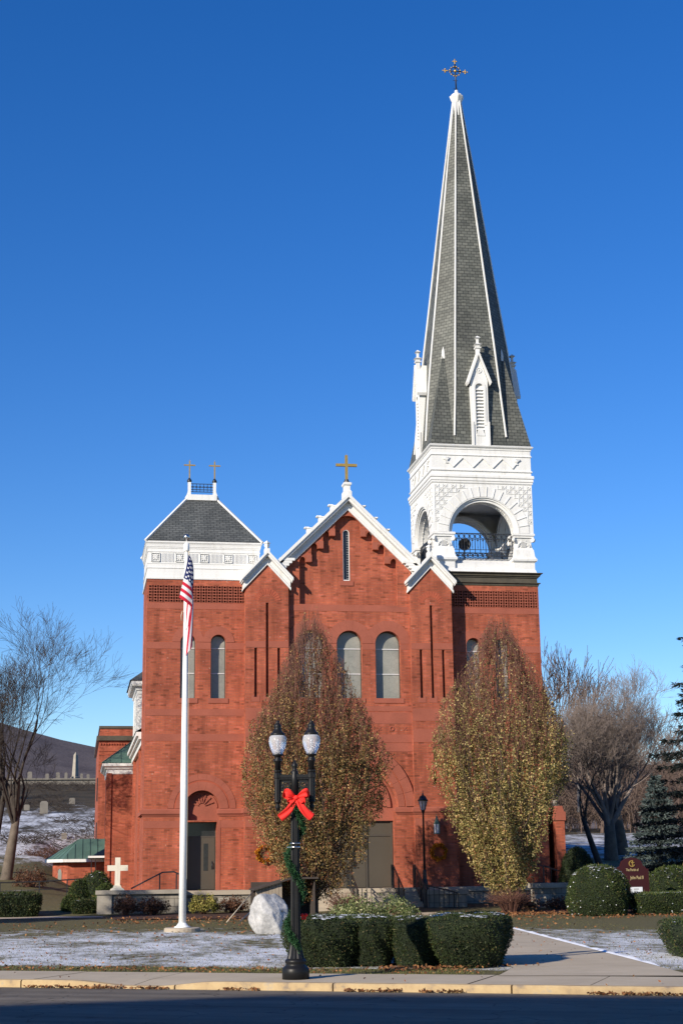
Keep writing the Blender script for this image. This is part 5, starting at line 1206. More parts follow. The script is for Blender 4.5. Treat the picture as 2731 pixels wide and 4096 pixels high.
for k in range(3): g.box(xc + .02, x1 - .34 - .05 * k, 52.965, 52.972, .79 - .07 * k, .81 - .07 * k)
part(g, 'notice_line', M['dframe'], nb); place(t)

# ------------------------------------------------------------------ planting
def pear_tree(label, X, Y, seed, Rmax, H, full):
    """upright leafy tree: fan of steep limbs, dense olive leaves below, bare tips above"""
    global rng
    rng = np.random.default_rng(seed); rd = random.Random(seed)
    t = thing('leafy_tree', label, 'tree', (X, Y, 0), 'upright leafy trees flanking the church steps')
    zz = [0, .5, 1.0, 1.8, 2.6, 3.8, 5.0, 5.9, 6.7, 7.6, 8.5, 9.4, H]; rr = [.25, .75, 1.12, 1.6, 1.95, 2.28, 2.42, 2.12, 1.7, 1.3, .98, .62, .12] if full else [.2, .5, .85, 1.3, 1.6, 2.05, 2.4, 2.45, 2.1, 1.65, 1.2, .75, .15]
    env = lambda z, a: np.interp(z, zz, rr) / 2.45 * Rmax * (1 + .13 * math.sin(a * 3 + seed) + .08 * math.sin(a * 7 + z * 1.7 + seed))
    g = MB(); g.tube([(X, Y, -.1), (X + .03, Y, .5), (X, Y, 1.5), (X, Y, 3.2)], [.17, .14, .12, .08], 8); part(g, 'trunk', M['bark'], t)
    g = MB(); tips = []
    for k in range(120):
        a = rd.random() * 2 * math.pi; f = math.sqrt(rd.random()); zt = H * (1 - .48 * f ** 1.4) * rd.uniform(.80, 1.0); z0 = rd.uniform(.45, 2.4)
        pts = []
        for i in range(9):
            s = i / 8; z = z0 + (zt - z0) * s
            r = min(env(z, a) * .96, f * Rmax * 1.02 * (s ** .62)) * (1 if s < .55 else 1)
            wob = .06 * math.sin(s * 9 + k); pts.append((X + r * math.cos(a + wob), Y + r * math.sin(a + wob), z))
        r0 = rd.uniform(.014, .030); g.tube(pts, [r0 * (1 - .8 * i / 8) for i in range(9)], 4, 0, True, False); tips.append(pts)
    part(g, 'limb', M['twig'], t)
    g = MB(); P = []; D = []
    for k in range(3500):
        z = rd.uniform(.45, H * .96); a = rd.random() * 2 * math.pi
        if rd.random() > (env(z, a) / Rmax) ** .9: continue
        r = env(z, a) * math.sqrt(rd.uniform(.2, 1)); L = rd.uniform(.55, 1.35)
        p = Vector((X + r * math.cos(a), Y + r * math.sin(a), z)); o = rd.uniform(.02, .30); d = Vector((math.cos(a) * o + rd.gauss(0, .10), math.sin(a) * o + rd.gauss(0, .10), 1)).normalized()
        m = p + d * L * .5 + Vector((rd.gauss(0, .04), rd.gauss(0, .04), 0)); q = p + d * L
        rq = math.hypot(q.x - X, q.y - Y); lim = env(min(q.z, H), a) * 1.12 + .08
        if rq > lim: k_ = lim / rq; q.x = X + (q.x - X) * k_; q.y = Y + (q.y - Y) * k_
        top = z > 5.0
        if top or rd.random() < .3: g.tube([p, m, q], [.011, .007, .003] if top else [.008, .0055, .003], 3, 0, True, False)
        if top:
            for j in range(3):
                s0 = p.lerp(q, rd.uniform(.2, .8)); g.tube([s0, s0 + Vector((rd.gauss(0, .09), rd.gauss(0, .09), rd.uniform(.25, .55)))], [.006, .003], 3, 0, True, False)
        dens = float(np.interp(z + L * .4, [0, 5.0, 6.2, 7.1, 8.2, H], [.95, .95, .8, .48, .22, .08])) * rd.uniform(.55, 1.25) * max(.25, .85 + .9 * noise.noise((p.x * .9, p.y * .9, p.z * .5 + seed)))
        wdt = rd.uniform(.05, .12)
        for i in range(int(46 * dens)):
            s_ = rd.random(); c = p.lerp(m, s_ * 2) if s_ < .5 else m.lerp(q, s_ * 2 - 1); w_ = wdt * (1 - .6 * s_)
            P.append((c.x + rd.gauss(0, w_), c.y + rd.gauss(0, w_), c.z)); D.append((rd.gauss(0, .6), rd.gauss(0, .6), rd.gauss(-.1, .7)))
    part(g, 'twig', M['redtwig'], t)
    ns = len(P)
    while len(P) < ns + 5000:           # older leaves deeper inside the crown
        z = rd.uniform(.6, 6.4); a = rd.random() * 2 * math.pi; r = env(z, a) * .72 * math.sqrt(rd.random()); c = (X + r * math.cos(a), Y + r * math.sin(a), z)
        if z > 5 and rd.random() > (6.6 - z) / 1.6: continue
        P.append(c); D.append((rd.gauss(0, .6), rd.gauss(0, .6), rd.gauss(0, .6)))
    P = np.array(P); D = np.array(D); n = len(P)
    quads('foliage', M['pear_brown' if full else 'pear'], leafquads(P, D, rng.uniform(.055, .095, n), rng.uniform(.034, .055, n)), t)
    place(t); return n
pear_tree('upright leafy tree with bare brown tips behind the street lamp', 8.3, 55.0, 3, 2.55, 10.3, True)
pear_tree('upright leafy tree with bare brown tips in front of the bell tower', 15.4, 55.0, 11, 2.4, 10.2, False)

def branchy(g, start, d, L, r, depth, rd, up=.12, spread=.55, seg=4, minr=.006, droop=0, kids=(2, 3), shrink=(.66, .86)):
    pts = [Vector(start)]; d = Vector(d).normalized(); n = 4 if depth > 1 else 3; rads = [r]; r1 = max(minr, r * .56)
    for i in range(n):
        d = (d + Vector((rd.gauss(0, .10), rd.gauss(0, .10), rd.gauss(0, .07) + up * .4 - droop))).normalized(); pts.append(pts[-1] + d * (L / n)); rads.append(r + (r1 - r) * (i + 1) / n)
    g.tube(pts, rads, 7 if depth > 5 else seg if depth > 2 else 3, 0, True, False)
    if depth <= 0: return
    k = rd.choice(kids) + (1 if depth <= 2 else 0)
    for i in range(k):
        s = 1.0 if i == 0 else rd.uniform(.35, .98); ix = s * n; i0 = min(n - 1, int(ix)); p = pts[i0].lerp(pts[i0 + 1], ix - i0)
        ax = Vector((rd.gauss(0, 1), rd.gauss(0, 1), rd.gauss(0, .5))); ax = ax - d * ax.dot(d); ax.normalize()
        sp = spread * (rd.uniform(.25, .6) if i == 0 else rd.uniform(.7, 1.25)); nd = (d * math.cos(sp) + ax * math.sin(sp) + Vector((0, 0, up))).normalized()
        branchy(g, p, nd, L * rd.uniform(*shrink), max(minr, r1 * (.92 if i == 0 else rd.uniform(.5, .8))), depth - 1, rd, up, spread, seg, minr, droop, kids, shrink)
def bare_tree(label, X, Y, seed, H, r, limbs, bark, twig, group='bare trees round the church', first=.22, depth=6, lean=(0, 0), spread=.5, up=.12, minr=.008):
    rd = random.Random(seed); z = hgt(X, Y) - .15
    t = thing('bare_tree', label, 'tree', (X, Y, z), group)
    top = Vector((X + lean[0], Y + lean[1], z + H * first)); g = MB()
    g.tube([(X, Y, z - .2), (X + lean[0] * .1, Y, z + .3), Vector((X, Y, z)).lerp(top, .5), top], [r * 1.55, r * 1.15, r, r * .72], 10); part(g, 'trunk', bark, t)
    g = MB()
    for k in range(limbs):
        a = 2 * math.pi * (k + rd.random() * .6) / limbs; tl = rd.uniform(.15, .5) * (1 if k else .2) * spread * 2
        branchy(g, Vector((X, Y, z)).lerp(top, rd.uniform(.62, 1)), (math.cos(a) * tl, math.sin(a) * tl, 1), H * .26 * rd.uniform(.85, 1.1), r * rd.uniform(.36, .60), depth, rd, up, spread, 4, minr)
    part(g, 'crown', twig, t); place(t); return t
bare_tree('tall bare maple with several stems behind the round yew', 31.0, 88.0, 5, 10.2, .36, 12, M['bark'], M['maplebark'], first=.24, depth=7, spread=.64, up=.075, minr=.0065)
bare_tree('thick twin trunked bare tree right behind the tall maple', 33.6, 93.0, 8, 9.2, .32, 6, M['bark'], M['twig'], first=.3, depth=6, spread=.5, lean=(-.3, 0), minr=.008)
bare_tree('slender leaning bare tree left of the tall maple', 28.6, 83.0, 9, 6.6, .16, 3, M['barkdark'], M['barkdark'], first=.42, depth=5, lean=(-.9, 0), spread=.62, up=.0)
bare_tree('big bare tree at the foot of the cemetery hill', -3.35, 77.0, 14, 10.5, .25, 7, M['bark'], M['barkdark'], first=.30, depth=7, spread=.62, up=.07, lean=(.4, 0), minr=.005)
bare_tree('second bare trunk leaning at the left edge of the picture', -4.35, 80.0, 23, 9.6, .21, 5, M['barkdark'], M['barkdark'], first=.42, depth=5, spread=.5, lean=(.6, 0), minr=.006)
# trees standing further off on the right: three built once, then copied
protos = []
for i, (sd_, H_, sp_) in enumerate(((31, 9.6, .42), (37, 11, .48), (41, 9, .55))):
    protos.append(bare_tree('', 0, -60 - 10 * i, sd_, H_, .2, 4, M['barkpale'] if i == 1 else M['bark'], M['twig'], 'bare trees in the park behind', first=.36, depth=5, spread=sp_, minr=.016))
spots = [(24.0, 96, 0, .95, 0, 'pale trunked bare tree directly right of the brick porch'), (26.9, 104, 2, 1.0, 2, 'bare tree between the porch and the tall maple, further back'), (31.5, 100, 1, 1.05, 1, 'bare tree behind the blue spruce'),
         (35.5, 110, 0, 1.1, 4, 'bare tree far right behind the dark spruce'), (29.6, 118, 1, 1.15, 2.5, 'distant bare tree seen through the maple crown'), (34.2, 128, 2, 1.2, 5, 'distant bare tree left of the dark spruce'),
         (25.2, 124, 1, 1.1, 3.3, 'distant bare tree beside the bell tower edge'), (39.5, 122, 1, 1.2, .7, 'distant bare tree at the right edge of the picture'), (32.6, 91, 2, .8, 1.9, 'smaller bare tree right of the twin trunked tree'), (28.3, 135, 0, 1.3, .4, 'farthest bare tree behind the maple trunk'), (23.3, 112, 2, 1.05, 4.4, 'bare tree showing just above the brick porch cap'), (-3.2, 128, 1, .62, 1.2, 'small bare tree on the snowy cemetery slope'), (-8.2, 165, 0, .8, 3.3, 'bare tree high on the hill at the left edge'), (1.2, 205, 2, .9, 5.1, 'bare tree behind the obelisk next to the brick building')]
used = set()
for x, y, k, s, a, lab in spots:
    o = protos[k] if k not in used else copy_tree(protos[k]); used.add(k)
    o.location = (x, y, hgt(x, y) - .1); o.scale = (s, s, s); o.rotation_euler = (0, 0, a); o['label'] = lab
# far wood: one mass of bare stems and twigs
g = MB(); rd = random.Random(77)
for k in range(520):
    y = rd.uniform(140, 240); x = rd.uniform(y * .17, y * .47); z = hgt(x, y); h = rd.uniform(5, 11); r = rd.uniform(.04, .10)
    g.tube([(x, y, z), (x + rd.gauss(0, .4), y, z + h * .5), (x + rd.gauss(0, .8), y, z + h)], [r, r * .7, .02], 3, 0, True, False)
    for i in range(24):
        zz = z + h * rd.uniform(.05, .95); a = rd.random() * 6.28; L = h * rd.uniform(.10, .26); p = Vector((x, y, zz)); q = p + Vector((math.cos(a) * L * .8, math.sin(a) * L * .6, L * .9)); g.tube([p, q], [.035, .02], 3, 0, True, False)
        for j in range(4):
            q2 = p.lerp(q, rd.uniform(.3, 1)); g.tube([q2, q2 + Vector((rd.gauss(0, .8), rd.gauss(0, .6), rd.uniform(.2, 1.4)))], [.026, .015], 3, 0, True, False)
tag(g.build('woods', M['twig'], None, False), kind='stuff')

def spruce(label, X, Y, H, Rb, seed, mat, step=.32, name='spruce_tree', dens=1.0, z0=.5):
    rs = np.random.default_rng(seed); rd = random.Random(seed); z = hgt(X, Y)
    t = thing(name, label, 'tree', (X, Y, z))
    g = MB(); g.tube([(X, Y, z - .2), (X, Y, z + H)], [.05 * Rb + .06, .015], 8); part(g, 'trunk', M['barkdark'], t)
    P = []; D = []
    zc = z0
    while zc < H - .1:
        f = 1 - (zc / H); Rr = Rb * (f ** .8) * rd.uniform(.85, 1.08); nb = max(5, int(9 * f ** .4 + 3))
        for b in range(nb):
            a = 2 * math.pi * (b + rd.random() * .7) / nb; L = Rr * rd.uniform(.72, 1.08); m = int((24 + 85 * L) * dens)
            for i in range(m):
                s = rd.random() ** .7; r = L * s; dz = .10 * s - .32 * s * s * L * .6 + (.18 * s ** 4) * L * .5
                wdt = .20 * (1 - .6 * s) * min(1, L); lat = rd.gauss(0, wdt)
                P.append((X + math.cos(a) * r - math.sin(a) * lat, Y + math.sin(a) * r + math.cos(a) * lat, z + zc + dz - abs(rd.gauss(0, .09))))
                D.append((math.cos(a) * .7 - math.sin(a) * lat * 2 + rd.gauss(0, .35), math.sin(a) * .7 + math.cos(a) * lat * 2 + rd.gauss(0, .35), rd.gauss(-.15, .3)))
        zc += step * (.75 + .5 * f)
    P = np.array(P); D = np.array(D); n = len(P)
    q = leafquads(P, D, rs.uniform(.14, .26, n), rs.uniform(.035, .06, n)); quads('foliage', mat, q, t); place(t)
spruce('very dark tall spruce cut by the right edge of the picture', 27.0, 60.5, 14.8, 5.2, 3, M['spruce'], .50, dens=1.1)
spruce('blue grey spruce between the bare maple and the dark spruce', 25.6, 66.2, 5.2, 1.95, 6, M['bluespruce'], .30, dens=1.1)

def clipped(label, shape, X, Y, sx, sy, h, mat, n, seed, name='clipped_yew', cat='shrub', group=None, rot=0, zb=None, needle=(.035, .07), snow=None, speck=0):
    """clipped evergreen: lumpy dark core covered with small sprigs. shape: dome, box, cone, ball"""
    rs = np.random.default_rng(seed); z0 = hgt(X, Y) if zb is None else zb
    t = thing(name, label, cat, (X, Y, z0), group)
    def surf(a, u):    # a: angle, u: 0 base centre edge .. 1 top centre
        ca, sa = np.cos(a), np.sin(a)
        if shape in ('box', 'block'):
            e = 5.0 if shape == 'box' else 3.2; k = (np.abs(ca) ** e + np.abs(sa) ** e) ** (-1 / e)
            r = np.where(u < .70, (.84 if shape == 'box' else .74) + (.16 if shape == 'box' else .26) * np.minimum(1, u / .45) ** .8, np.clip((1 - u) / .30, 0, 1) ** .8); zz = np.where(u < .70, u / .70 * .93, .93 + .07 * np.sin(np.clip((u - .70) / .12, 0, 1) * math.pi / 2))
        elif shape == 'dome':
            k = 1 + .0 * ca; r = np.where(u < .45, .88 + .12 * np.sin(np.minimum(1, u / .3) * math.pi / 2), np.cos((np.clip(u, .45, 1) - .45) / .55 * math.pi / 2) ** .72); zz = np.where(u < .45, u / .45 * .45, .45 + .55 * np.sin((np.clip(u, .45, 1) - .45) / .55 * math.pi / 2))
        elif shape == 'cone':
            k = 1 + .0 * ca; r = np.cos(u * math.pi / 2) ** .75; zz = np.sin(u * math.pi / 2) ** 1.0
        else:
            k = 1 + .0 * ca; r = np.sin((.12 + .88 * (1 - u)) * math.pi * .86) ** .8; r = np.where(u > .5, np.cos((u - .5) * math.pi) ** .8, .55 + .45 * np.sin(u * math.pi)); zz = .5 - .5 * np.cos(u * math.pi)
        lump = 1 + .05 * np.sin(a * 5 + seed + u * 7) + .035 * np.sin(a * 11 + u * 13 + seed * 2)
        x = sx * k * r * ca * lump; y = sy * k * r * sa * lump; z = h * zz * (1 + .02 * np.sin(a * 4 + seed))
        return np.stack([X + x * math.cos(rot) - y * math.sin(rot), Y + x * math.sin(rot) + y * math.cos(rot), z0 + z], -1)
    A = np.linspace(0, 2 * math.pi, 37)[:-1]; U = np.linspace(0, 1, 17); aa, uu = np.meshgrid(A, U)
    G = surf(aa, uu); c0 = np.array([X, Y, z0 + h * .4]); Gi = c0 + (G - c0) * .955
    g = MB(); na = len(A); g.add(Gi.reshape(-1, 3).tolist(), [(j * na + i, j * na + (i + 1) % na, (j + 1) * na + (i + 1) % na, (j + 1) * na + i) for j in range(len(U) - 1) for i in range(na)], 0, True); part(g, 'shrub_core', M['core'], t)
    # area-weighted sampling
    ar = np.linalg.norm(np.cross(np.roll(G, -1, 1)[:-1] - G[:-1], G[1:] - G[:-1]), axis=2); pr = (ar / ar.sum()).ravel(); ids = rs.choice(len(pr), n, p=pr); j, i = np.divmod(ids, na)
    a = (i + rs.random(n)) / na * 2 * math.pi; u = np.clip((j + rs.random(n)) / 16, 0, .999); e = 1e-2
    P = surf(a, u); Ta = surf(a + e, u) - P; Tu = surf(a, np.minimum(1, u + e)) - P; N = np.cross(Ta, Tu); N /= np.linalg.norm(N, axis=1)[:, None] + 1e-9
    P = c0 + (P - c0) * (1 - .06 * rs.random(n)[:, None] ** 1.5); q = rs.normal(size=(n, 3)); D = N * .9 + q * .75 + np.array([0, 0, .25])
    quads('foliage', mat, leafquads(P, D, rs.uniform(*needle, n) * np.where(rs.random(n) < .05, 2.1, 1), rs.uniform(needle[0] * .35, needle[1] * .42, n)), t)
    if snow:
        sa = rs.random(snow) * 2 * math.pi; su = 1 - rs.random(snow) ** .8 * (.34 if shape not in ('box', 'block') else .25)
        Ps = surf(sa, su); keep = np.array([noise.noise((p[0] * 2.2, p[1] * 2.2, seed)) > .02 for p in Ps]); Ps = Ps[keep]
        if len(Ps):
            th = rs.random(len(Ps)) * 6.283; c1 = np.stack([np.cos(th), np.sin(th), rs.normal(size=len(Ps)) * .12], 1); c2 = np.stack([-np.sin(th), np.cos(th), rs.normal(size=len(Ps)) * .12], 1); w1 = rs.uniform(.025, .06, (len(Ps), 1)); B = Ps + [0, 0, .012]
            quads('snow_patch', M['snow'], np.stack([B - c1 * w1, B - c2 * w1, B + c1 * w1, B + c2 * w1], 1), t)
    if speck:
        sa = rs.random(speck) * 2 * math.pi; su = rs.random(speck) * .9; Ps = surf(sa, su)
        quads('snow_speck', M['snow'], leafquads(Ps, rs.normal(size=(speck, 3)), np.full(speck, .05), np.full(speck, .035)), t)
    place(t); return t
ROT = math.atan2(SD.y, SD.x)
# four clipped blocks beside the lamp
for i, (x, y, sx, sy, h, n, lab, rt) in enumerate((
        (4.38, 27.3, .71, 1.15, .80, 21000, 'dark clipped yew block behind the street lamp column', -.30),
        (5.10, 27.1, .40, .95, .80, 12000, 'narrow clipped yew block second from the lamp', -.12),
        (5.76, 26.5, .43, 1.0, .79, 13000, 'narrow clipped yew block third from the lamp, half in shade', -.1),
        (6.62, 26.2, .68, 1.2, .84, 21000, 'wide clipped yew block beside the concrete walk, right end of the row', -.34))):
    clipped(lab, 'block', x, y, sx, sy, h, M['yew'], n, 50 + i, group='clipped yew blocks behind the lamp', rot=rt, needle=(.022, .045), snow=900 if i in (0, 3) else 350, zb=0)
clipped('clipped yew block cut by the right edge of the picture', 'box', 11.75, 27.2, 1.15, 1.2, .62, M['yew'], 11000, 61, rot=ROT * .5, needle=(.03, .06), snow=300, zb=0)
clipped('big round clipped yew with snow on its crown', 'dome', 17.3, 50.6, 1.02, 1.0, 1.62, M['yew2'], 24000, 62, needle=(.03, .06), snow=500, speck=130, zb=0)
clipped('dark cone shaped clipped yew beside the brick porch', 'cone', 20.3, 61.8, .80, .8, 2.15, M['yew'], 8000, 63, needle=(.05, .09), zb=.2)
clipped('olive round yew right of the maroon sign', 'ball', 21.9, 55.5, .95, .9, 1.45, M['yew2'], 8000, 64, needle=(.05, .09), snow=160, zb=.1)
clipped('low clipped yew hedge in front of the sign', 'box', 19.9, 50.6, 1.45, .7, .70, M['yew2'], 18000, 65, needle=(.03, .065), snow=600, speck=60, zb=0)
clipped('low yew with snowy top at the left edge of the picture', 'box', -2.35, 60.6, 1.0, .75, .86, M['yew'], 9000, 66, needle=(.05, .10), snow=500, zb=0)
for i, (x, y, sx, h, shp, lab, m) in enumerate(((.78, 63.2, .62, 1.62, 'dome', 'tall round yew left of the white cross, back one', 'yew2'), (.15, 63.0, .42, 1.32, 'dome', 'smaller round yew left of the tall one', 'yew2'), (1.15, 62.4, .42, 1.15, 'ball', 'yellowish round yew just below the white cross arm', 'yew2'), (-.15, 62.2, .38, .75, 'ball', 'low light green yew leftmost of the clump', 'yew2'))):
    clipped(lab, shp, x, y, sx, sx, h, M[m], 4500, 70 + i, group='round yews left of the white cross', needle=(.05, .09), zb=0, snow=40 if i < 2 else None)
clipped('small square yew with a snow cap by the end pier', 'box', .30, 61.2, .42, .35, .55, M['yew'], 4000, 75, needle=(.05, .09), zb=0, snow=420)

def loose(label, X, Y, sx, sy, h, mat, n, seed, name='shrub', stems=40, stemmat='redtwig', leaf=(.06, .11), zb=0, upr=.5, cat='shrub'):
    rs = np.random.default_rng(seed); rd = random.Random(seed); t = thing(name, label, cat, (X, Y, zb))
    g = MB()
    for k in range(stems):
        a = rd.random() * 6.283; f = math.sqrt(rd.random()); L = h * rd.uniform(.6, 1.08) * (1 - .25 * f)
        p = Vector((X + .25 * sx * f * math.cos(a), Y + .25 * sy * f * math.sin(a), zb)); q = Vector((X + sx * f * math.cos(a), Y + sy * f * math.sin(a), zb + L)); m = p.lerp(q, .5) + Vector((-.1 * math.cos(a) * sx, -.1 * math.sin(a) * sy, .12 * h))
        g.tube([p, m, q], [.012, .008, .003], 3, 0, True, False)
    part(g, 'stem', M[stemmat], t)
    if n:
        a = rs.random(n) * 2 * math.pi; r = np.sqrt(rs.random(n)) ** .6; u = rs.random(n); top = np.sqrt(np.maximum(0, 1 - r ** 2 * .85)); lump = 1 + .18 * np.sin(a * 4 + seed) + .1 * np.sin(a * 9 + seed)
        z = h * top * (.25 + .75 * u ** .6) * lump; P = np.stack([X + sx * r * np.cos(a) * lump, Y + sy * r * np.sin(a) * lump, zb + z], 1)
        D = rs.normal(size=(n, 3)) + [0, 0, upr]; quads('foliage', mat, leafquads(P, D, rs.uniform(*leaf, n), rs.uniform(leaf[0] * .5, leaf[1] * .5, n)), t)
    place(t)
loose('pale green leafy shrub behind the clipped yew blocks', 8.5, 44.5, 1.25, .9, .86, M['holly'], 5200, 80, leaf=(.05, .10))
loose('golden green shrub right of the flagpole in the bed', 4.78, 59.4, .55, .45, .74, M['goldshrub'], 2400, 81, leaf=(.06, .11))
loose('dark red brown shrub just right of the stone end pier', 1.85, 59.6, .42, .35, .78, M['brownleaf'], 1100, 82, stems=70)
loose('dark red brown shrub below the left door handrail', 2.85, 59.6, .55, .4, .66, M['brownleaf'], 1500, 83, stems=70)
loose('dark low shrub between the golden shrub and the wooden shed', 5.95, 60.2, .5, .4, .62, M['brownleaf'], 1400, 84, stems=50)
loose('tan grassy shrub spreading at the foot of the right leafy tree', 15.3, 54.2, 1.0, .6, .95, M['brownleaf'], 160, 85, stems=330)
loose('red twigged shrub at the foot of the left leafy tree', 9.2, 53.6, .75, .5, .90, M['brownleaf'], 160, 86, stems=260)
loose('small brown leafed shrub on the bank under the bare trees', -2.1, 73.5, .75, .6, 1.1, M['brownleaf'], 1800, 87, zb=.85, stems=60)
loose('brown hedge row at the foot of the cemetery hill', -1.9, 93, 1.5, .6, 1.0, M['brownleaf'], 2600, 88, zb=2.1, stems=140)
for i, (x, y) in enumerate(((16.6, 57.2), (18.0, 57.0), (19.3, 56.8))): loose('dark shaded shrub below the low grey wall, ' + ('nearest the leafy tree', 'middle of three', 'nearest the round yew')[i], x, y, .6, .4, .5, M['brownleaf'], 900, 90 + i, stems=40)

# ------------------------------------------------------------------ fallen leaves, grass
def scatter(fn, n):
    out = []
    while len(out) < n:
        p = fn()
        if p: out.append(p)
    return out
rd = random.Random(5)
def onstreet(a0, a1, b0, b1, z):
    a, b = rd.uniform(a0, a1), rd.uniform(b0, b1); x, y, _ = spt(a, b); return (x, y, z)
pts = []
offpath = lambda p: p if not (6.2 < p[0] < 9.6 and p[1] < 26) else None
pts += scatter(lambda: offpath(onstreet(-8, 8, 2.05, 3.1, .03)), 700)
pts += scatter(lambda: (lambda p: p if noise.noise((p[0] * 1.3, p[1] * 1.3, 4)) > -.05 else None)(onstreet(-4, 9, -.16, -.02, -.07)), 900)
pts += scatter(lambda: onstreet(-9, 9, .2, 2.0, .03), 40)
pts += scatter(lambda: (lambda x, y: (x, y, .02) if sdist(x, y) > 2 and y > 26 else None)(rd.uniform(-6, 14), rd.uniform(26, 52)), 1500)
pts += scatter(lambda: (4.9 + abs(rd.gauss(0, .7)) * 1.3, 25.6 - .4 * rd.random() + .1 * rd.gauss(0, 1), .03), 380)
pts += scatter(lambda: (rd.gauss(15.2, 1.2), rd.gauss(53.4, .8), .04), 900)
pts += scatter(lambda: (rd.uniform(1, 12), rd.uniform(50, 56), .03), 900)
pts += scatter(lambda: (rd.uniform(14, 24), rd.uniform(47, 52), .03), 800)
P = np.array(pts); n = len(P); rng = np.random.default_rng(9)
D = rng.normal(size=(n, 3)) * [1, 1, .35]
big = np.where(P[:, 1] > 40, 1.25, .8)
tag(quads('fallen_leaves', M['fallen'], leafquads(P + [0, 0, .012], D, rng.uniform(.045, .085, n) * big, rng.uniform(.03, .055, n) * big)), kind='stuff')
pts = scatter(lambda: offpath(onstreet(-9, 9, 2.02, 3.4, .0)), 9000) + scatter(lambda: (lambda x, y: (x, y, 0) if sdist(x, y) > 2.1 and not (np.interp(y, [22, 25, 29.2, 41, 57], [6.3, 7.05, 7.45, 8.9, 10.9]) - .05 < x < np.interp(y, [22, 25, 29.2, 41, 57], [9.0, 9.4, 9.93, 11.5, 13.6]) + .05) else None)(rd.uniform(-6, 15), 24 + 26 * rd.random() ** 1.5), 26000)
P = np.array([p for p in pts]); n = len(P); D = rng.normal(size=(n, 3)) * .8 + [0, 0, 1]
tag(quads('grass', M['grassblade'], leafquads(P, D, rng.uniform(.02, .05, n), rng.uniform(.006, .012, n))), kind='stuff')

g = MB(); vs = []; K = 90
for i in range(K + 1):
    y = 24.4 + (43 - 24.4) * i / K; x = float(np.interp(y, [q[1] for q in pr], [q[0] for q in pr])); w1 = .10 + .13 * max(-.5, noise.noise((y * 1.1, 0, 7))) + .06 * noise.noise((y * 4, 1, 7))
    w1 *= min(1, i / 6, (K - i) / 10) + .02
    vs += [(x + .005, y, .028), (x + .03 + w1 * .4, y, .03 + w1 * .18), (x + .05 + w1 * 1.3, y, .004)]
g.add(vs, [(3 * i + k, 3 * i + k + 1, 3 * i + k + 4, 3 * i + k + 3) for i in range(K) for k in range(2)], 0, True); tag(g.build('snow_ridge', M['snow']), kind='stuff')
g = MB(); rd = random.Random(91)
for k in range(900):
    y = rd.uniform(96, 188); x = rd.uniform(-.055 * y - 3, .03 * y + 1)
    if noise.noise((x * .16, y * .07, 5)) < .12 and y < 172: continue
    z = hgt(x, y)
    for j in range(7):
        h = rd.uniform(.2, .65); g.tube([(x + rd.gauss(0, .3), y + rd.gauss(0, .3), z - .05), (x + rd.gauss(0, .7), y + rd.gauss(0, .5), z + h)], [.022, .01], 3, 0, True, False)
tag(g.build('scrub', M['barkdark'], None, False), kind='stuff')
# ------------------------------------------------------------------ cemetery on the hill
t = thing('stone_wall', 'long grey stone wall along the top of the cemetery hill', 'wall', (-4, 190, 12))
g = MB(); g.box(-40, 8, 189.5, 190.4, 10.2, 12.55); part(g, 'wall_face', M['gravestone'], t); g = MB(); g.box(-40, 8, 189.3, 190.6, 12.55, 12.72); part(g, 'coping', M['gravestone'], t); place(t)
t = thing('obelisk', 'tall pale obelisk above the cemetery wall', 'monument', (-.45, 195, 13))
g = MB(); g.lathe([(.55, 12.4), (.55, 13.2), (.42, 13.25), (.27, 15.9), (.0, 16.3)], 4, (-.48, 195, 0), 0, False); part(g, 'shaft', M['granite'], t); place(t)
def stone(label, x, y, wd, h, zb=None, tilt=0):
    z = hgt(x, y) if zb is None else zb; g = MB(); g.prism([(x - wd / 2, z - .6), (x + wd / 2, z - .3), (x + wd / 2, z + h * .85), (x + wd * .3, z + h), (x - wd * .3, z + h), (x - wd / 2, z + h * .85)], y, y + .25)
    tag(g.build('gravestone', M['gravestone']), label, 'gravestone', 'gravestones on the hill')
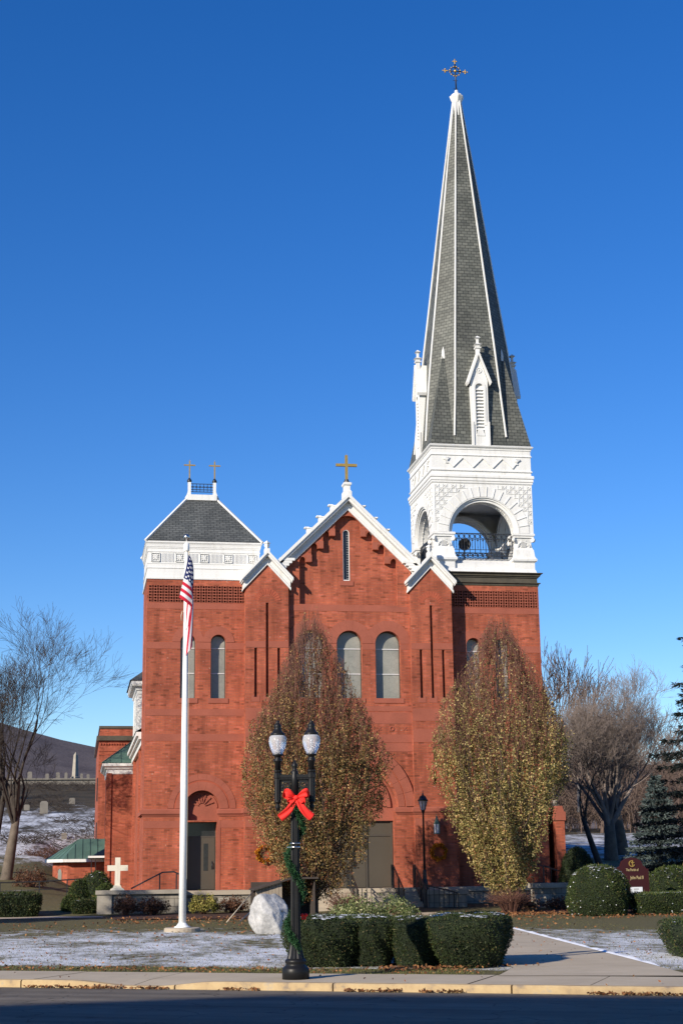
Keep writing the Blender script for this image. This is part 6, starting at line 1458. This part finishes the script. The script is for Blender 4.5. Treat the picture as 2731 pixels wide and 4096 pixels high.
for x, y, wd, h, lab in ((-1.6, 194, .6, 1.2, 'pale gravestone first to the left of the obelisk'), (-2.6, 194.5, .8, 1.3, 'pale gravestone second to the left of the obelisk'), (-3.9, 194, .7, 1.0, 'gravestone on the terrace between the tree and the obelisk'), (.3, 194, .5, 1.0, 'small gravestone right of the obelisk'), (-6.0, 194, .9, 1.4, 'gravestone seen between the two left trunks'), (1.1, 194.4, .6, .9, 'gravestone nearest the brick building on the terrace')): stone(lab, x, y, wd * .6, h * .62, 12.95)
for x, y, wd, h, lab in ((-2.9, 135, 1.1, 1.7, 'large grey gravestone halfway up the snowy slope'), (-.9, 108, .6, .7, 'small dark gravestone low on the snowy slope'), (-.6, 150, .9, .9, 'pale gravestone lying high on the bank near the church'), (-4.5, 140, .8, .8, 'low gravestone beside the large one on the slope')): stone(lab, x, y, wd * .62, h * .62)

# ------------------------------------------------------------------ across the street, behind the camera: what shades the road; spruces added to shade the lawn
def block(label, x0, y0, ang, a0, a1, n):
    t = thing('brick_block', label, 'building', (x0, y0, -.085), 'blocks across the street'); Q = Matrix.Translation((x0, y0, -.085)) @ Matrix.Rotation(ang, 4, 'Z')
    g = MB(); g.box(a0, a1, -14, -.3, 0, 20.0, 0, Q); part(g, 'wall', M['brick'], t)
    g = MB(); g.box(a0 - .1, a1 + .1, -14.2, 0, 20.0, 20.6, 0, Q); part(g, 'parapet', M['darkcorn'], t)
    for i in range(n):
        for k in range(5):
            g = MB(); u = a0 + (a1 - a0) * (i + .5) / n; g.box(u - .8, u + .8, -.31, -.22, 1.5 + k * 3.7, 3.8 + k * 3.7, 0, Q); part(g, 'window', M['leadglass'], t)
    place(t)
block('longer brick block across the street behind the viewer', -34.3, -8.75, math.atan2(.5, 4.37), -30, 0, 7)
block('shorter brick block across the street, turned with the kerb', -34.1, -8.85, math.atan2(-.41, 1), .3, 19, 5)
spruce('dark spruce added out of view on the left to shade the lawn', -11.0, 48.0, 9.5, 2.8, 16, M['spruce'], .5)  # unseen tree, added to throw shade over the left lawn and bed
spruce('larger dark spruce added out of view further left to shade the lawn and bed', -15.5, 46.0, 12.0, 3.4, 17, M['spruce'], .5)  # second unseen tree, added so its shadow reaches the terrace wall
